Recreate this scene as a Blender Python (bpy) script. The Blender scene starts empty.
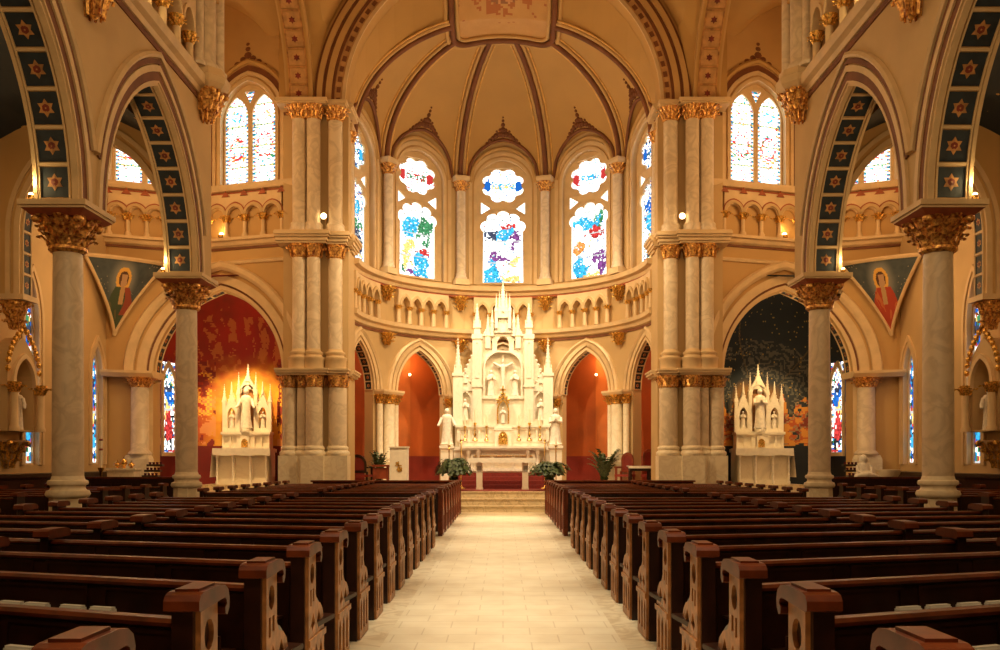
import bpy, bmesh, math, random
from mathutils import Vector, Matrix
from mathutils.geometry import tessellate_polygon
random.seed(7)
SC = bpy.context.scene
COL = SC.collection
PI = math.pi
sin, cos, sqrt = math.sin, math.cos, math.sqrt
EYE, FPX, HOR, VPX = 1.45, 870.0, 461.0, 503.0

# ------------------------------------------------------------------ materials
def _nodes(name):
    m = bpy.data.materials.new(name); m.use_nodes = True
    nt = m.node_tree; b = nt.nodes['Principled BSDF']
    return m, nt, b

def mat(name, col, rough=.6, metal=0.0, var=.12, scale=6.0, bump=0.0, bscale=40.0, col2=None, spec=.5):
    m, nt, b = _nodes(name)
    tc = nt.nodes.new('ShaderNodeTexCoord')
    nz = nt.nodes.new('ShaderNodeTexNoise'); nz.inputs['Scale'].default_value = scale; nz.inputs['Detail'].default_value = 5
    nt.links.new(tc.outputs['Object'], nz.inputs['Vector'])
    rp = nt.nodes.new('ShaderNodeValToRGB')
    c2 = col2 or tuple(c*(1-var*1.6) for c in col)
    c1 = tuple(min(1, c*(1+var*.5)) for c in col)
    rp.color_ramp.elements[0].position = .32; rp.color_ramp.elements[0].color = (*c2, 1)
    rp.color_ramp.elements[1].position = .62; rp.color_ramp.elements[1].color = (*c1, 1)
    nt.links.new(nz.outputs['Fac'], rp.inputs['Fac'])
    nt.links.new(rp.outputs['Color'], b.inputs['Base Color'])
    b.inputs['Roughness'].default_value = rough; b.inputs['Metallic'].default_value = metal
    b.inputs['Specular IOR Level'].default_value = spec
    if bump:
        n2 = nt.nodes.new('ShaderNodeTexNoise'); n2.inputs['Scale'].default_value = bscale
        nt.links.new(tc.outputs['Object'], n2.inputs['Vector'])
        bp = nt.nodes.new('ShaderNodeBump'); bp.inputs['Strength'].default_value = bump; bp.inputs['Distance'].default_value = .01
        nt.links.new(n2.outputs['Fac'], bp.inputs['Height']); nt.links.new(bp.outputs['Normal'], b.inputs['Normal'])
    return m

def marble(name, base, vein, scale=3.0, rough=.35, w=.06):
    m, nt, b = _nodes(name)
    tc = nt.nodes.new('ShaderNodeTexCoord')
    n1 = nt.nodes.new('ShaderNodeTexNoise'); n1.inputs['Scale'].default_value = scale; n1.inputs['Detail'].default_value = 8; n1.inputs['Distortion'].default_value = 1.2
    nt.links.new(tc.outputs['Object'], n1.inputs['Vector'])
    rp = nt.nodes.new('ShaderNodeValToRGB'); e = rp.color_ramp.elements
    e[0].position = .3; e[0].color = (*[c*.86 for c in base], 1)
    e[1].position = .75; e[1].color = (*base, 1)
    for p, c in ((.5-w, base), (.5, vein), (.5+w, base)):
        k = e.new(p); k.color = (*c, 1)
    nt.links.new(n1.outputs['Fac'], rp.inputs['Fac']); nt.links.new(rp.outputs['Color'], b.inputs['Base Color'])
    b.inputs['Roughness'].default_value = rough
    return m

def attr_mat(name, rough=.7, emit=0.0):
    m, nt, b = _nodes(name)
    a = nt.nodes.new('ShaderNodeAttribute'); a.attribute_name = 'Col'
    if emit:
        em = nt.nodes.new('ShaderNodeEmission'); em.inputs['Strength'].default_value = emit
        nt.links.new(a.outputs['Color'], em.inputs['Color'])
        nt.links.new(em.outputs[0], nt.nodes['Material Output'].inputs['Surface'])
    else:
        nt.links.new(a.outputs['Color'], b.inputs['Base Color']); b.inputs['Roughness'].default_value = rough
    return m

def glow(name, col, st):
    m, nt, b = _nodes(name)
    b.inputs['Base Color'].default_value = (*col, 1)
    b.inputs['Emission Color'].default_value = (*col, 1); b.inputs['Emission Strength'].default_value = st
    return m

def tile_mat(name, c1, c2, mortar, w=.6, h=.3, rough=.3):
    m, nt, b = _nodes(name)
    tc = nt.nodes.new('ShaderNodeTexCoord'); mp = nt.nodes.new('ShaderNodeMapping')
    nt.links.new(tc.outputs['Object'], mp.inputs['Vector'])
    br = nt.nodes.new('ShaderNodeTexBrick')
    br.inputs['Color1'].default_value = (*c1, 1); br.inputs['Color2'].default_value = (*c2, 1); br.inputs['Mortar'].default_value = (*mortar, 1)
    br.inputs['Scale'].default_value = 1.0; br.inputs['Mortar Size'].default_value = .006
    br.inputs['Brick Width'].default_value = w; br.inputs['Row Height'].default_value = h
    nt.links.new(mp.outputs['Vector'], br.inputs['Vector'])
    nz = nt.nodes.new('ShaderNodeTexNoise'); nz.inputs['Scale'].default_value = 2.5; nz.inputs['Detail'].default_value = 8
    nt.links.new(tc.outputs['Object'], nz.inputs['Vector'])
    mx = nt.nodes.new('ShaderNodeMix'); mx.data_type = 'RGBA'; mx.blend_type = 'MULTIPLY'; mx.inputs[0].default_value = .30
    rp = nt.nodes.new('ShaderNodeValToRGB'); rp.color_ramp.elements[0].position = .35; rp.color_ramp.elements[0].color = (.62, .5, .36, 1)
    rp.color_ramp.elements[1].position = .6; rp.color_ramp.elements[1].color = (1, 1, 1, 1)
    nt.links.new(nz.outputs['Fac'], rp.inputs['Fac'])
    nt.links.new(br.outputs['Color'], mx.inputs[6]); nt.links.new(rp.outputs['Color'], mx.inputs[7])
    nt.links.new(mx.outputs[2], b.inputs['Base Color']); b.inputs['Roughness'].default_value = rough
    return m

def star_mat(name, base, star, scale=2.2, size=.12):
    m, nt, b = _nodes(name)
    tc = nt.nodes.new('ShaderNodeTexCoord'); vo = nt.nodes.new('ShaderNodeTexVoronoi'); vo.inputs['Scale'].default_value = scale; vo.inputs['Randomness'].default_value = .5
    nt.links.new(tc.outputs['Object'], vo.inputs['Vector'])
    rp = nt.nodes.new('ShaderNodeValToRGB'); rp.color_ramp.interpolation = 'CONSTANT'
    rp.color_ramp.elements[0].color = (*star, 1); rp.color_ramp.elements[1].position = size; rp.color_ramp.elements[1].color = (*base, 1)
    nt.links.new(vo.outputs['Distance'], rp.inputs['Fac']); nt.links.new(rp.outputs['Color'], b.inputs['Base Color'])
    b.inputs['Roughness'].default_value = .7
    return m

M = {}
M['wall']   = mat('cream_plaster', (.57, .385, .18), .8, var=.05, scale=1.2)
M['wallup'] = mat('tan_plaster', (.55, .335, .125), .8, var=.05, scale=1.0)
M['vault']  = mat('ochre_vault_plaster', (.50, .29, .09), .8, var=.05, scale=.8)
M['trim']   = mat('pale_stone_trim', (.68, .485, .26), .65, var=.07, scale=3)
M['brown']  = mat('russet_moulding_paint', (.185, .062, .019), .7, var=.15, scale=3)
M['red']    = mat('stencil_red_paint', (.36, .09, .03), .7, var=.15)
M['gold']   = mat('gilded_plaster', (.82, .46, .10), .34, .75, var=.45, scale=26, bump=.6, bscale=60)
M['leaf']   = mat('gilded_leaf_with_red_ground', (.78, .45, .12), .38, .6, var=.6, scale=18, col2=(.28, .05, .02), bump=.5)
M['shaft']  = marble('grey_veined_marble', (.76, .615, .43), (.62, .49, .33), 1.9, .4, .10)
M['base']   = marble('cream_marble', (.84, .72, .51), (.74, .61, .41), 2.2, .4, .08)
M['white']  = marble('white_marble', (.84, .76, .61), (.78, .69, .54), 1.6, .4, .03)
M['navy']   = mat('dark_navy_paint', (.014, .024, .034), .6, var=.3, scale=5)
M['rose']   = mat('rosette_gold_paint', (.48, .23, .07), .6, var=.3)
M['rosered']= mat('rosette_red_paint', (.20, .025, .012), .6, var=.3)
M['coffer'] = mat('buff_coffer_paint', (.55, .30, .11), .7, var=.15)
M['wood']   = mat('dark_mahogany', (.026, .007, .003), .30, var=.35, scale=9, col2=(.014, .0035, .0015))
M['rail']   = mat('polished_mahogany_rail', (.125, .024, .005), .36, var=.3, scale=9, spec=.3)
M['endface']= mat('lit_carved_face', (.40, .165, .05), .42, var=.3, scale=10)  # light caught by the aisle side of pew ends, put into the colour
M['aisle']  = tile_mat('cream_marble_paving', (.86, .77, .57), (.83, .73, .53), (.68, .57, .39), .45, .30, .38)
M['kerb']   = marble('veined_border_marble', (.80, .69, .49), (.62, .50, .33), 2.2, .35, .08)
M['floor']  = tile_mat('brown_floor_tiles', (.10, .055, .03), (.085, .045, .025), (.05, .03, .02), .3, .3, .5)
M['step']   = marble('cream_step_marble', (.70, .57, .37), (.50, .38, .22), 3, .4, .05)
M['carpet'] = mat('crimson_carpet', (.21, .022, .012), .95, var=.2, scale=20)
M['ambul']  = mat('burnt_orange_plaster', (.50, .105, .014), .75, var=.22, scale=.7)
M['dado']   = mat('deep_red_dado', (.26, .022, .010), .7, var=.15, scale=2)
M['panelred'] = mat('rust_panel_paint', (.62, .16, .025), .75, var=.2, scale=1.0)
M['lead']   = mat('dark_lead', (.03, .025, .02), .6)
M['cloth']  = mat('white_altar_linen', (.85, .78, .66), .9, var=.05, scale=8)
M['giltline'] = mat('gilt_line_paint', (.74, .42, .11), .5, var=.15)
M['brass']  = mat('polished_brass', (.80, .50, .14), .25, 1.0, var=.2)
M['iron']   = mat('dark_bronze', (.06, .035, .02), .4, .6, var=.2)
M['wax']    = mat('ivory_candle_wax', (.86, .76, .55), .5, var=.03)
M['green']  = mat('fern_leaf', (.055, .085, .020), .5, var=.5, scale=14)
M['pot']    = mat('terracotta_pot', (.33, .13, .06), .7)
M['stone']  = mat('white_carved_marble', (.84, .76, .63), .45, var=.1, scale=12)
M['grey']   = mat('grey_granite', (.36, .33, .28), .45, var=.2, scale=25)
M['page']   = mat('white_page_edge', (.80, .78, .72), .8, var=.04)
M['book']   = mat('dark_red_book_cloth', (.16, .02, .02), .6)
M['redwood']= mat('red_brown_chair_wood', (.26, .05, .018), .4, var=.25)
M['stars']  = star_mat('night_blue_vault_with_gold_stars', (.018, .026, .036), (.55, .32, .09), 1.6, .10)
M['paint']  = attr_mat('mural_paint', .7)
M['glass']  = attr_mat('backlit_stained_glass', .3, 1.0)
M['bulb']   = glow('lamp_glass', (1, .72, .34), 8)
M['flame']  = glow('candle_flame', (1, .62, .2), 9)
M['votive'] = mat('dark_violet_glass', (.10, .02, .04), .2)

# ------------------------------------------------------------------ mesh builder
IDENT = lambda a, b, c: (a, b, c)
class MB:
    def __init__(s, xf=IDENT):
        s.v = []; s.f = []; s.m = []; s.xf = xf; s.cols = None
    def p(s, a, b, c):
        s.v.append(s.xf(a, b, c)); return len(s.v)-1
    def poly(s, pts, mi=0):
        s.f.append([s.p(*q) for q in pts]); s.m.append(mi)
    def face(s, idx, mi=0):
        s.f.append(list(idx)); s.m.append(mi)
    def box(s, x0, x1, y0, y1, z0, z1, mi=0, tx=1.0, ty=1.0):
        """tx, ty scale the top"""
        cx, cy = (x0+x1)/2, (y0+y1)/2
        a = [s.p(x, y, z0) for x, y in ((x0,y0),(x1,y0),(x1,y1),(x0,y1))]
        b = [s.p(cx+(x-cx)*tx, cy+(y-cy)*ty, z1) for x, y in ((x0,y0),(x1,y0),(x1,y1),(x0,y1))]
        s.face(a[::-1], mi); s.face(b, mi)
        for i in range(4):
            j = (i+1) % 4; s.face((a[i], a[j], b[j], b[i]), mi)
    def loft(s, rings, mi=0, caps=True, closed=True):
        R = [[s.p(*q) for q in r] for r in rings]
        n = len(R[0])
        for A, B in zip(R, R[1:]):
            for i in range(n if closed else n-1):
                j = (i+1) % n; s.face((A[i], A[j], B[j], B[i]), mi)
        if caps and closed:
            s.face(R[0][::-1], mi); s.face(R[-1], mi)
    def lathe(s, cx, cy, prof, n=16, mi=0, sx=1.0, sy=1.0, ph=0.0, caps=True):
        s.loft([[(cx+r*sx*cos(ph+2*PI*i/n), cy+r*sy*sin(ph+2*PI*i/n), z) for i in range(n)] for r, z in prof], mi, caps)
    def ball(s, c, r, nu=8, nv=5, mi=0):
        rx, ry, rz = (r, r, r) if not isinstance(r, (tuple, list)) else r
        pr = [(max(.02, sin(PI*k/nv)), -cos(PI*k/nv)) for k in range(nv+1)]
        s.loft([[(c[0]+rx*q*cos(2*PI*i/nu), c[1]+ry*q*sin(2*PI*i/nu), c[2]+rz*z) for i in range(nu)] for q, z in pr], mi)
    def tube(s, path, r, n=8, mi=0, caps=True):
        P = [Vector(q) for q in path]; rr = r if isinstance(r, (list, tuple)) else [r]*len(P)
        rings = []; up = None
        for i, q in enumerate(P):
            t = (P[min(i+1, len(P)-1)]-P[max(i-1, 0)]).normalized()
            if up is None or abs(up.dot(t)) > .98:
                up = Vector((0, 0, 1)) if abs(t.z) < .9 else Vector((1, 0, 0))
            a = t.cross(up).normalized(); b = a.cross(t).normalized(); up = b
            rings.append([tuple(q+a*rr[i]*cos(2*PI*k/n)+b*rr[i]*sin(2*PI*k/n)) for k in range(n)])
        s.loft(rings, mi, caps)
    def prism(s, outer, w0, w1, holes=(), mi=0, side=None, axis='uv'):
        """outline in (u,v) extruded over w, with holes"""
        side = mi if side is None else side
        loops = [list(outer)]+[list(h) for h in holes]
        flat = [q for l in loops for q in l]
        tris = tessellate_polygon([[Vector((q[0], q[1], 0)) for q in l] for l in loops])
        A = [s.p(q[0], q[1], w0) for q in flat]; B = [s.p(q[0], q[1], w1) for q in flat]
        for t in tris:
            s.face((A[t[0]], A[t[1]], A[t[2]]), mi); s.face((B[t[2]], B[t[1]], B[t[0]]), mi)
        o = 0
        for l in loops:
            n = len(l)
            for i in range(n):
                j = (i+1) % n; s.face((A[o+i], A[o+j], B[o+j], B[o+i]), side)
            o += n
    def sweep(s, path, prof, mi=0, caps=True):
        """path in (u,v); prof = closed list of (n, w), n = outward from the path"""
        N = norms(path)
        s.loft([[(q[0]+k[0]*n, q[1]+k[1]*n, w) for n, w in prof] for q, k in zip(path, N)], mi, caps)
    def band(s, path, n0, n1, w0, w1, mi=0):
        s.sweep(path, [(n0, w0), (n1, w0), (n1, w1), (n0, w1)], mi)
    def build(s, name, mats, parent=None, smooth=0, recalc=True):
        me = bpy.data.meshes.new(name)
        me.from_pydata(s.v, [], s.f)
        for x in (mats if isinstance(mats, (list, tuple)) else [mats]): me.materials.append(M[x] if isinstance(x, str) else x)
        me.polygons.foreach_set('material_index', s.m)
        if s.cols:
            at = me.attributes.new('Col', 'FLOAT_COLOR', 'CORNER')
            dat = []
            for f, c in zip(s.f, s.cols):
                for _ in f: dat += [c[0], c[1], c[2], 1.0]
            at.data.foreach_set('color', dat)
        if recalc and not s.cols:
            bm = bmesh.new(); bm.from_mesh(me); bmesh.ops.recalc_face_normals(bm, faces=bm.faces); bm.to_mesh(me); bm.free()
        if smooth:
            me.shade_smooth(); me.set_sharp_from_angle(angle=math.radians(smooth))
        me.update()
        o = bpy.data.objects.new(name, me); COL.objects.link(o)
        if parent:
            o.parent = parent; o.matrix_parent_inverse = wm(parent).inverted()
        return o

def wm(o):
    return o.matrix_basis.copy() if o.parent is None else wm(o.parent) @ o.matrix_parent_inverse @ o.matrix_basis

def norms(path):
    out = []
    for i in range(len(path)):
        ns = []
        for a, b in ((i-1, i), (i, i+1)):
            if a < 0 or b >= len(path): continue
            dx, dy = path[b][0]-path[a][0], path[b][1]-path[a][1]; l = math.hypot(dx, dy) or 1
            ns.append((-dy/l, dx/l))
        nx, ny = sum(q[0] for q in ns)/len(ns), sum(q[1] for q in ns)/len(ns)
        l2 = nx*nx+ny*ny
        if l2 < .3: l2 = .3
        out.append((nx/l2, ny/l2))
    return out

def arch_h(du, a, rise):
    """height of the arch curve above its spring at offset du"""
    du = abs(du)
    if du >= a: return 0.0
    R = (a*a+rise*rise)/(2*a); c = R-a
    return sqrt(max(0, R*R-(du+c)**2))

def arch(uc, a, spring, rise, n=10, base=None):
    """path from left foot over the apex to the right foot (left = smaller u)"""
    R = (a*a+rise*rise)/(2*a); c = R-a
    th = math.asin(min(1, rise/R))
    L = [(uc+c-R*cos(th*i/n), spring+R*sin(th*i/n)) for i in range(n+1)]
    Rr = [(2*uc-x, y) for x, y in L[:-1]][::-1]
    pts = L+Rr
    if base is not None and base < spring-1e-6:
        pts = [(uc-a, base)]+pts+[(uc+a, base)]
    return pts

def above(path, v):
    return [q for q in path if q[1] >= v]

def wall(mb, u0, u1, v0, v1, ops, w0, w1, seg=50.0, mi=0, mis=None, n=10):
    """solid wall with arched openings; op = (uc, a, base, spring, rise)"""
    mis = mi if mis is None else mis
    br = {u0, u1}
    k = max(1, int(math.ceil((u1-u0)/seg)))
    br |= {u0+(u1-u0)*i/k for i in range(k+1)}
    for (uc, a, base, sp, ri) in ops:
        br |= {round(q[0], 6) for q in arch(uc, a, sp, ri, n)}
    us = []
    for u in sorted(x for x in br if u0-1e-6 <= x <= u1+1e-6):
        if not us or u-us[-1] > 1e-4: us.append(u)
    for ua, ub in zip(us, us[1:]):
        um = (ua+ub)/2; lo = [(v0, v0)]; iv = []
        for (uc, a, base, sp, ri) in sorted(ops, key=lambda o: o[2]):
            if abs(um-uc) < a:
                iv.append(((base, base), (sp+arch_h(ua-uc, a, ri), sp+arch_h(ub-uc, a, ri))))
        cur = (v0, v0); spans = []
        for b, t in iv:
            if b[0] > cur[0]+1e-5: spans.append((cur, b))
            cur = t
        spans.append((cur, (v1, v1)))
        for b, t in spans:
            if t[0]-b[0] < 1e-5 and t[1]-b[1] < 1e-5: continue
            for w in (w0, w1):
                mb.poly([(ua, b[0], w), (ub, b[1], w), (ub, t[1], w), (ua, t[0], w)], mi)
        mb.poly([(ua, v1, w0), (ub, v1, w0), (ub, v1, w1), (ua, v1, w1)], mi)
    for (uc, a, base, sp, ri) in ops:
        pa = arch(uc, a, sp, ri, n, base)
        for q, r in zip(pa, pa[1:]):
            mb.poly([(q[0], q[1], w0), (r[0], r[1], w0), (r[0], r[1], w1), (q[0], q[1], w1)], mis)
        if base > v0+1e-5:
            mb.poly([(uc-a, base, w0), (uc+a, base, w0), (uc+a, base, w1), (uc-a, base, w1)], mis)
    for u in (u0, u1):
        mb.poly([(u, v0, w0), (u, v1, w0), (u, v1, w1), (u, v0, w1)], mi)

# ------------------------------------------------------------------ objects
def tag(o, label=None, cat=None, group=None, kind=None):
    if label: o['label'] = label
    if cat: o['category'] = cat
    if group: o['group'] = group
    if kind: o['kind'] = kind
    return o
def thing(name, label, cat, loc=(0, 0, 0), group=None, rz=0):
    o = bpy.data.objects.new(name, None); COL.objects.link(o)
    o.location = loc; o.rotation_euler = (0, 0, rz); o.empty_display_size = .2
    return tag(o, label, cat, group)
def struct(o, label, cat):
    return tag(o, label, cat, None, 'structure')
def copy_tree(o, parent=None):
    c = o.copy(); COL.objects.link(c)
    if parent: c.parent = parent
    for ch in list(o.children): copy_tree(ch, c)
    return c
SIDE = {-1: 'left', 1: 'right'}
ORD = ['first', 'second', 'third', 'fourth', 'fifth', 'sixth', 'seventh', 'eighth', 'ninth', 'tenth', 'eleventh', 'twelfth', 'thirteenth', 'fourteenth', 'fifteenth']

def painted(name, F, u0, u1, nu, v0, v1, nv, colfn, mt, parent=None, test=None, jit=0.0, rnd=None):
    """surface of small cells, each with its own paint or glass colour"""
    mb = MB(); mb.cols = []
    rnd = rnd or random.Random(3)
    du, dv = (u1-u0)/nu, (v1-v0)/nv
    P = {}
    for i in range(nu+1):
        for j in range(nv+1):
            a = u0+du*i; b = v0+dv*j
            if jit and 0 < i < nu: a += rnd.uniform(-jit, jit)*du
            if jit and 0 < j < nv: b += rnd.uniform(-jit, jit)*dv
            mb.v.append(F(a, b)); P[i, j] = len(mb.v)-1
    for i in range(nu):
        for j in range(nv):
            a, b = u0+du*(i+.5), v0+dv*(j+.5)
            if test and not test(a, b): continue
            mb.f.append([P[i, j], P[i+1, j], P[i+1, j+1], P[i, j+1]]); mb.m.append(0)
            mb.cols.append(colfn(a, b, i, j, rnd))
    return mb.build(name, mt, parent)
# ------------------------------------------------------------------ plan of the church (x right, y towards the altar, z up)
XN, TW = 6.60, .70                      # nave face and thickness of the arcade wall
XC = 7.0                            # column line
CY = [3.5, 8.75, 14.0, 19.25]           # columns
BAY = [(CY[0]+CY[1])/2, (CY[1]+CY[2])/2, (CY[2]+CY[3])/2]
XA = 11.3                               # aisle wall
YA, RA = 25.5, 4.5                      # apse centre and radius
FLZ = .57                               # sanctuary floor
FRONT = [(5.2, 24.65), (5.9, 24.65), (8.5, 25.4), (9.9, 25.25), (11.3, 24.75)]
def yfront(u):
    for (a, ya), (b, yb) in zip(FRONT, FRONT[1:]):
        if u <= b: return ya+(yb-ya)*(u-a)/(b-a)
    return FRONT[-1][1]
def F_front(s): return lambda u, v, w: (s*u, yfront(u)+w, v)
def F_nave(s):  return lambda u, v, w: (s*(XN+w), u, v)
def F_side(s):  return lambda u, v, w: (s*(XA+w), u, v)
def F_apse(u, v, w):
    t = u/RA; r = RA+w
    return (r*sin(t), YA+r*cos(t), v)
def F_amb(R): return lambda u, v, w: ((R+w)*sin(u), YA+(R+w)*cos(u), v)

# ------------------------------------------------------------------ floors
mb = MB(); mb.box(-12.3, 12.3, -6, 31.5, -.12, 0)
struct(mb.build('floor', 'floor'), 'brown tiled church floor under the pews', 'floor')
mb = MB(); mb.box(-.95, .95, -4, 24.4, 0, .012)
struct(mb.build('floor_aisle', 'aisle'), 'cream marble paving of the centre aisle', 'floor')
mb = MB()
for s in (-1, 1): mb.box(s*.95, s*1.5, -4, 24.4, 0, .012)
struct(mb.build('floor_border', 'kerb'), 'veined marble border along the centre aisle', 'floor')
mb = MB()
for k, y in enumerate((24.4, 24.8, 25.2)):
    x = 3.6
    mb.box(-x, x, y, 25.6, FLZ*k/3, FLZ*(k+1)/3-.03); mb.box(-x-.03, x+.03, y-.03, 25.6, FLZ*(k+1)/3-.03, FLZ*(k+1)/3)
tag(mb.build('marble_steps', 'step'), 'three broad cream marble steps leading up from the centre aisle', 'steps')
mb = MB(); mb.box(-12.3, 12.3, 25.6, 31.5, 0, FLZ); mb.box(-12.3, -3.63, 24.6, 25.6, 0, FLZ); mb.box(3.63, 12.3, 24.6, 25.6, 0, FLZ)
struct(mb.build('floor_sanctuary', 'step'), 'raised floor of the sanctuary and side chapels', 'floor')
mb = MB(); mb.box(-2.6, 2.6, 25.3, 27.4, FLZ, FLZ+.012)
tag(mb.build('crimson_carpet', 'carpet'), 'crimson carpet on the sanctuary floor under the free-standing altar table', 'carpet')

# ------------------------------------------------------------------ carved leafwork
def leafwork(mb, cx, cy, z0, z1, r0, r1, n, rows=2, mi=0, size=1.0, a0=0.0, a1=2*PI):
    """curling leaves and volutes round a bell"""
    for k in range(rows):
        t = (k+.35)/rows
        for i in range(n):
            a = a0+(a1-a0)*(i+.5*(k % 2))/n
            r = r0+(r1-r0)*t**1.5; z = z0+(z1-z0)*t
            h = (z1-z0)/rows*.62*size; w = (a1-a0)*r/n*.46*size
            c, d = cos(a), sin(a)
            rings = []
            for j, (o, dz, ww) in enumerate(((0, -h, .55), (.02*size, 0, 1), (.09*size, h*.75, .8), (.15*size, h*.7, .5), (.13*size, h*.35, .25))):
                ro = r+o*max(1, r*2.2); hw = w*ww; th = .018*size
                rings.append([(cx+c*(ro+e)-d*f, cy+d*(ro+e)+c*f, z+dz) for e, f in ((0, -hw), (th*2, 0), (0, hw), (-th, 0))])
            mb.loft(rings, mi)
    for i in range(max(4, n//2)):
        a = a0+(a1-a0)*(i+.25)/max(4, n//2)
        mb.ball((cx+cos(a)*r1*1.02, cy+sin(a)*r1*1.02, z1-.12*(z1-z0)), (z1-z0)*.13*size, 6, 4, mi)

def corbel(name, x, y, z0, z1, r, label, grp, sx=1.0, mt='leaf', parent=None, tipup=.0):
    t = thing(name, label, 'corbel', (x, y, z0), grp) if parent is None else None
    mb = MB(); mb.lathe(x, y, [(.02, z0), (r*.25, z0+.08*(z1-z0)), (r*.45, z0+.35*(z1-z0)), (r*.75, z0+.7*(z1-z0)), (r*.85, z1)], 12)
    b = mb.build('bell', mt, t, 40)
    mb = MB(); leafwork(mb, x, y, z0+.1*(z1-z0), z1, r*.3, r*.95, 10, 3, 0, 1.0); mb.build('foliage', mt, t, 60)
    return t

# ------------------------------------------------------------------ nave columns
def column_proto():
    root = thing('nave_column', None, 'column')
    def capital(parent):
        mb = MB(); mb.lathe(0, 0, [(.25, 4.78), (.29, 4.82), (.29, 4.87), (.25, 4.9), (.26, 5.05), (.31, 5.2), (.37, 5.32), (.2, 5.34)], 20)
        b = mb.build('bell', 'leaf', parent, 40)
        mb = MB(); leafwork(mb, 0, 0, 4.92, 5.33, .265, .38, 9, 3, 0, 1.05)
        for e in (-1, 1):
            for f in (-1, 1):
                mb.ball((e*.33, f*.33, 5.26), (.085, .085, .07), 8, 5); mb.ball((e*.27, f*.27, 5.14), (.06, .06, .06), 6, 4)
        mb.build('foliage', 'leaf', b, 60)
        mb = MB()
        mb.box(-.38, .38, -.38, .38, 5.30, 5.39, 1, 1.3, 1.3); mb.box(-.50, .50, -.50, .50, 5.39, 5.43, 0); mb.box(-.53, .53, -.53, .53, 5.43, 5.515)
        mb.build('abacus', ['trim', 'red'], parent)
    mb = MB()
    mb.lathe(0, 0, [(.32, 0), (.32, .12), (.29, .15), (.275, .86)], 8, ph=PI/8)
    b0 = mb.build('plinth', 'base', root)
    mb = MB(); mb.lathe(0, 0, [(.28, .86), (.315, .875), (.335, .92), (.315, .975), (.28, .985), (.265, 1.00), (.255, 1.03), (.27, 1.065), (.295, 1.07), (.305, 1.10), (.295, 1.135), (.255, 1.15), (.245, 1.18), (.237, 1.21)], 28)
    mb.build('base_moulding', 'base', root, 50)
    mb = MB(); mb.lathe(0, 0, [(.235, 1.18), (.235, 2.2), (.228, 3.6), (.22, 4.79)], 28)
    mb.build('shaft', 'shaft', root, 50)
    capital(root)
    return root
first = column_proto()
k = 0
for s in (-1, 1):
    for i, y in enumerate(CY):
        o = first if k == 0 else copy_tree(first)
        k += 1
        o.location = (s*XC, y, 0)
        w = ['beside the rearmost pews, out of view', 'second of its row from the back of the nave', 'big near marble column standing behind the pews', 'smaller looking far marble column by the side chapel'][i]
        o['label'] = f'{w}, {SIDE[s]} arcade'
        o['group'] = 'marble columns of the nave arcades'

# ------------------------------------------------------------------ nave arcades
def star_panel(mb, P, c, r):
    """six-petalled gilt rosette with a red ground, P maps (a, b, w)"""
    for q, (ro, ri, w, mi) in enumerate(((r, r*.60, .004, 2), (r*.46, r*.40, .008, 3), (r*.16, r*.12, .012, 2))):
        pts = []
        for k in range(12):
            rr = ro if k % 2 == 0 else ri
            pts.append((c[0]+rr*cos(PI*k/6), c[1]+rr*sin(PI*k/6)))
        mid = P(c[0], c[1], w+.008)
        for k in range(12):
            a, b = pts[k], pts[(k+1) % 12]
            mb.v += [P(*a, w), P(*b, w), mid]; n = len(mb.v); mb.face((n-3, n-2, n-1), mi)

def soffit(path, w0, w1, xf, n, name, parent=None, mats=('trim', 'navy', 'rose', 'rosered'), r=None, inset=.05, start=0.0):
    """painted panels with rosettes round the underside of an arch"""
    L = [0]
    for a, b in zip(path, path[1:]): L.append(L[-1]+math.hypot(b[0]-a[0], b[1]-a[1]))
    N = norms(path)
    def at(d):
        d = max(0, min(L[-1], d))
        for i in range(len(path)-1):
            if d <= L[i+1]+1e-9:
                t = (d-L[i])/max(1e-9, L[i+1]-L[i])
                return tuple(path[i][j]+(path[i+1][j]-path[i][j])*t for j in (0, 1)), tuple(N[i][j]+(N[i+1][j]-N[i][j])*t for j in (0, 1))
    mb = MB(xf)
    wm_, hw = (w0+w1)/2, (w1-w0)/2
    step = L[-1]/n
    for k in range(n):
        d0, d1 = k*step+inset*.8, (k+1)*step-inset*.8
        def P(a, b, lift, dm=(d0+d1)/2):
            q, nn = at(dm+a)
            return xf(q[0]-nn[0]*(.012+lift), q[1]-nn[1]*(.012+lift), wm_+b)
        m = 5
        for j in range(m):
            a0, a1 = (d0-d1)/2+(d1-d0)*j/m, (d0-d1)/2+(d1-d0)*(j+1)/m
            mb.v += [P(a0, -hw, 0), P(a1, -hw, 0), P(a1, hw, 0), P(a0, hw, 0)]; q = len(mb.v); mb.face((q-4, q-3, q-2, q-1), 1)
        star_panel(mb, P, (0, 0), min(hw, (d1-d0)/2)*.62 if r is None else r)
    # raised fillets framing the panels
    for w in (w0-.03, w1):
        mb.band(path, -.035, .0, w, w+.03, 0)
    for k in range(n+1):
        q, nn = at(k*step); t = (nn[1], -nn[0]); e = inset*.45
        c = [(q[0]+t[0]*g-nn[0]*h, q[1]+t[1]*g-nn[1]*h) for g, h in ((-e, 0), (e, 0), (e, .03), (-e, .03))]
        mb.loft([[(x, y, w0) for x, y in c], [(x, y, w1) for x, y in c]], 0)
    return mb.build(name, list(mats), parent)

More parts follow.
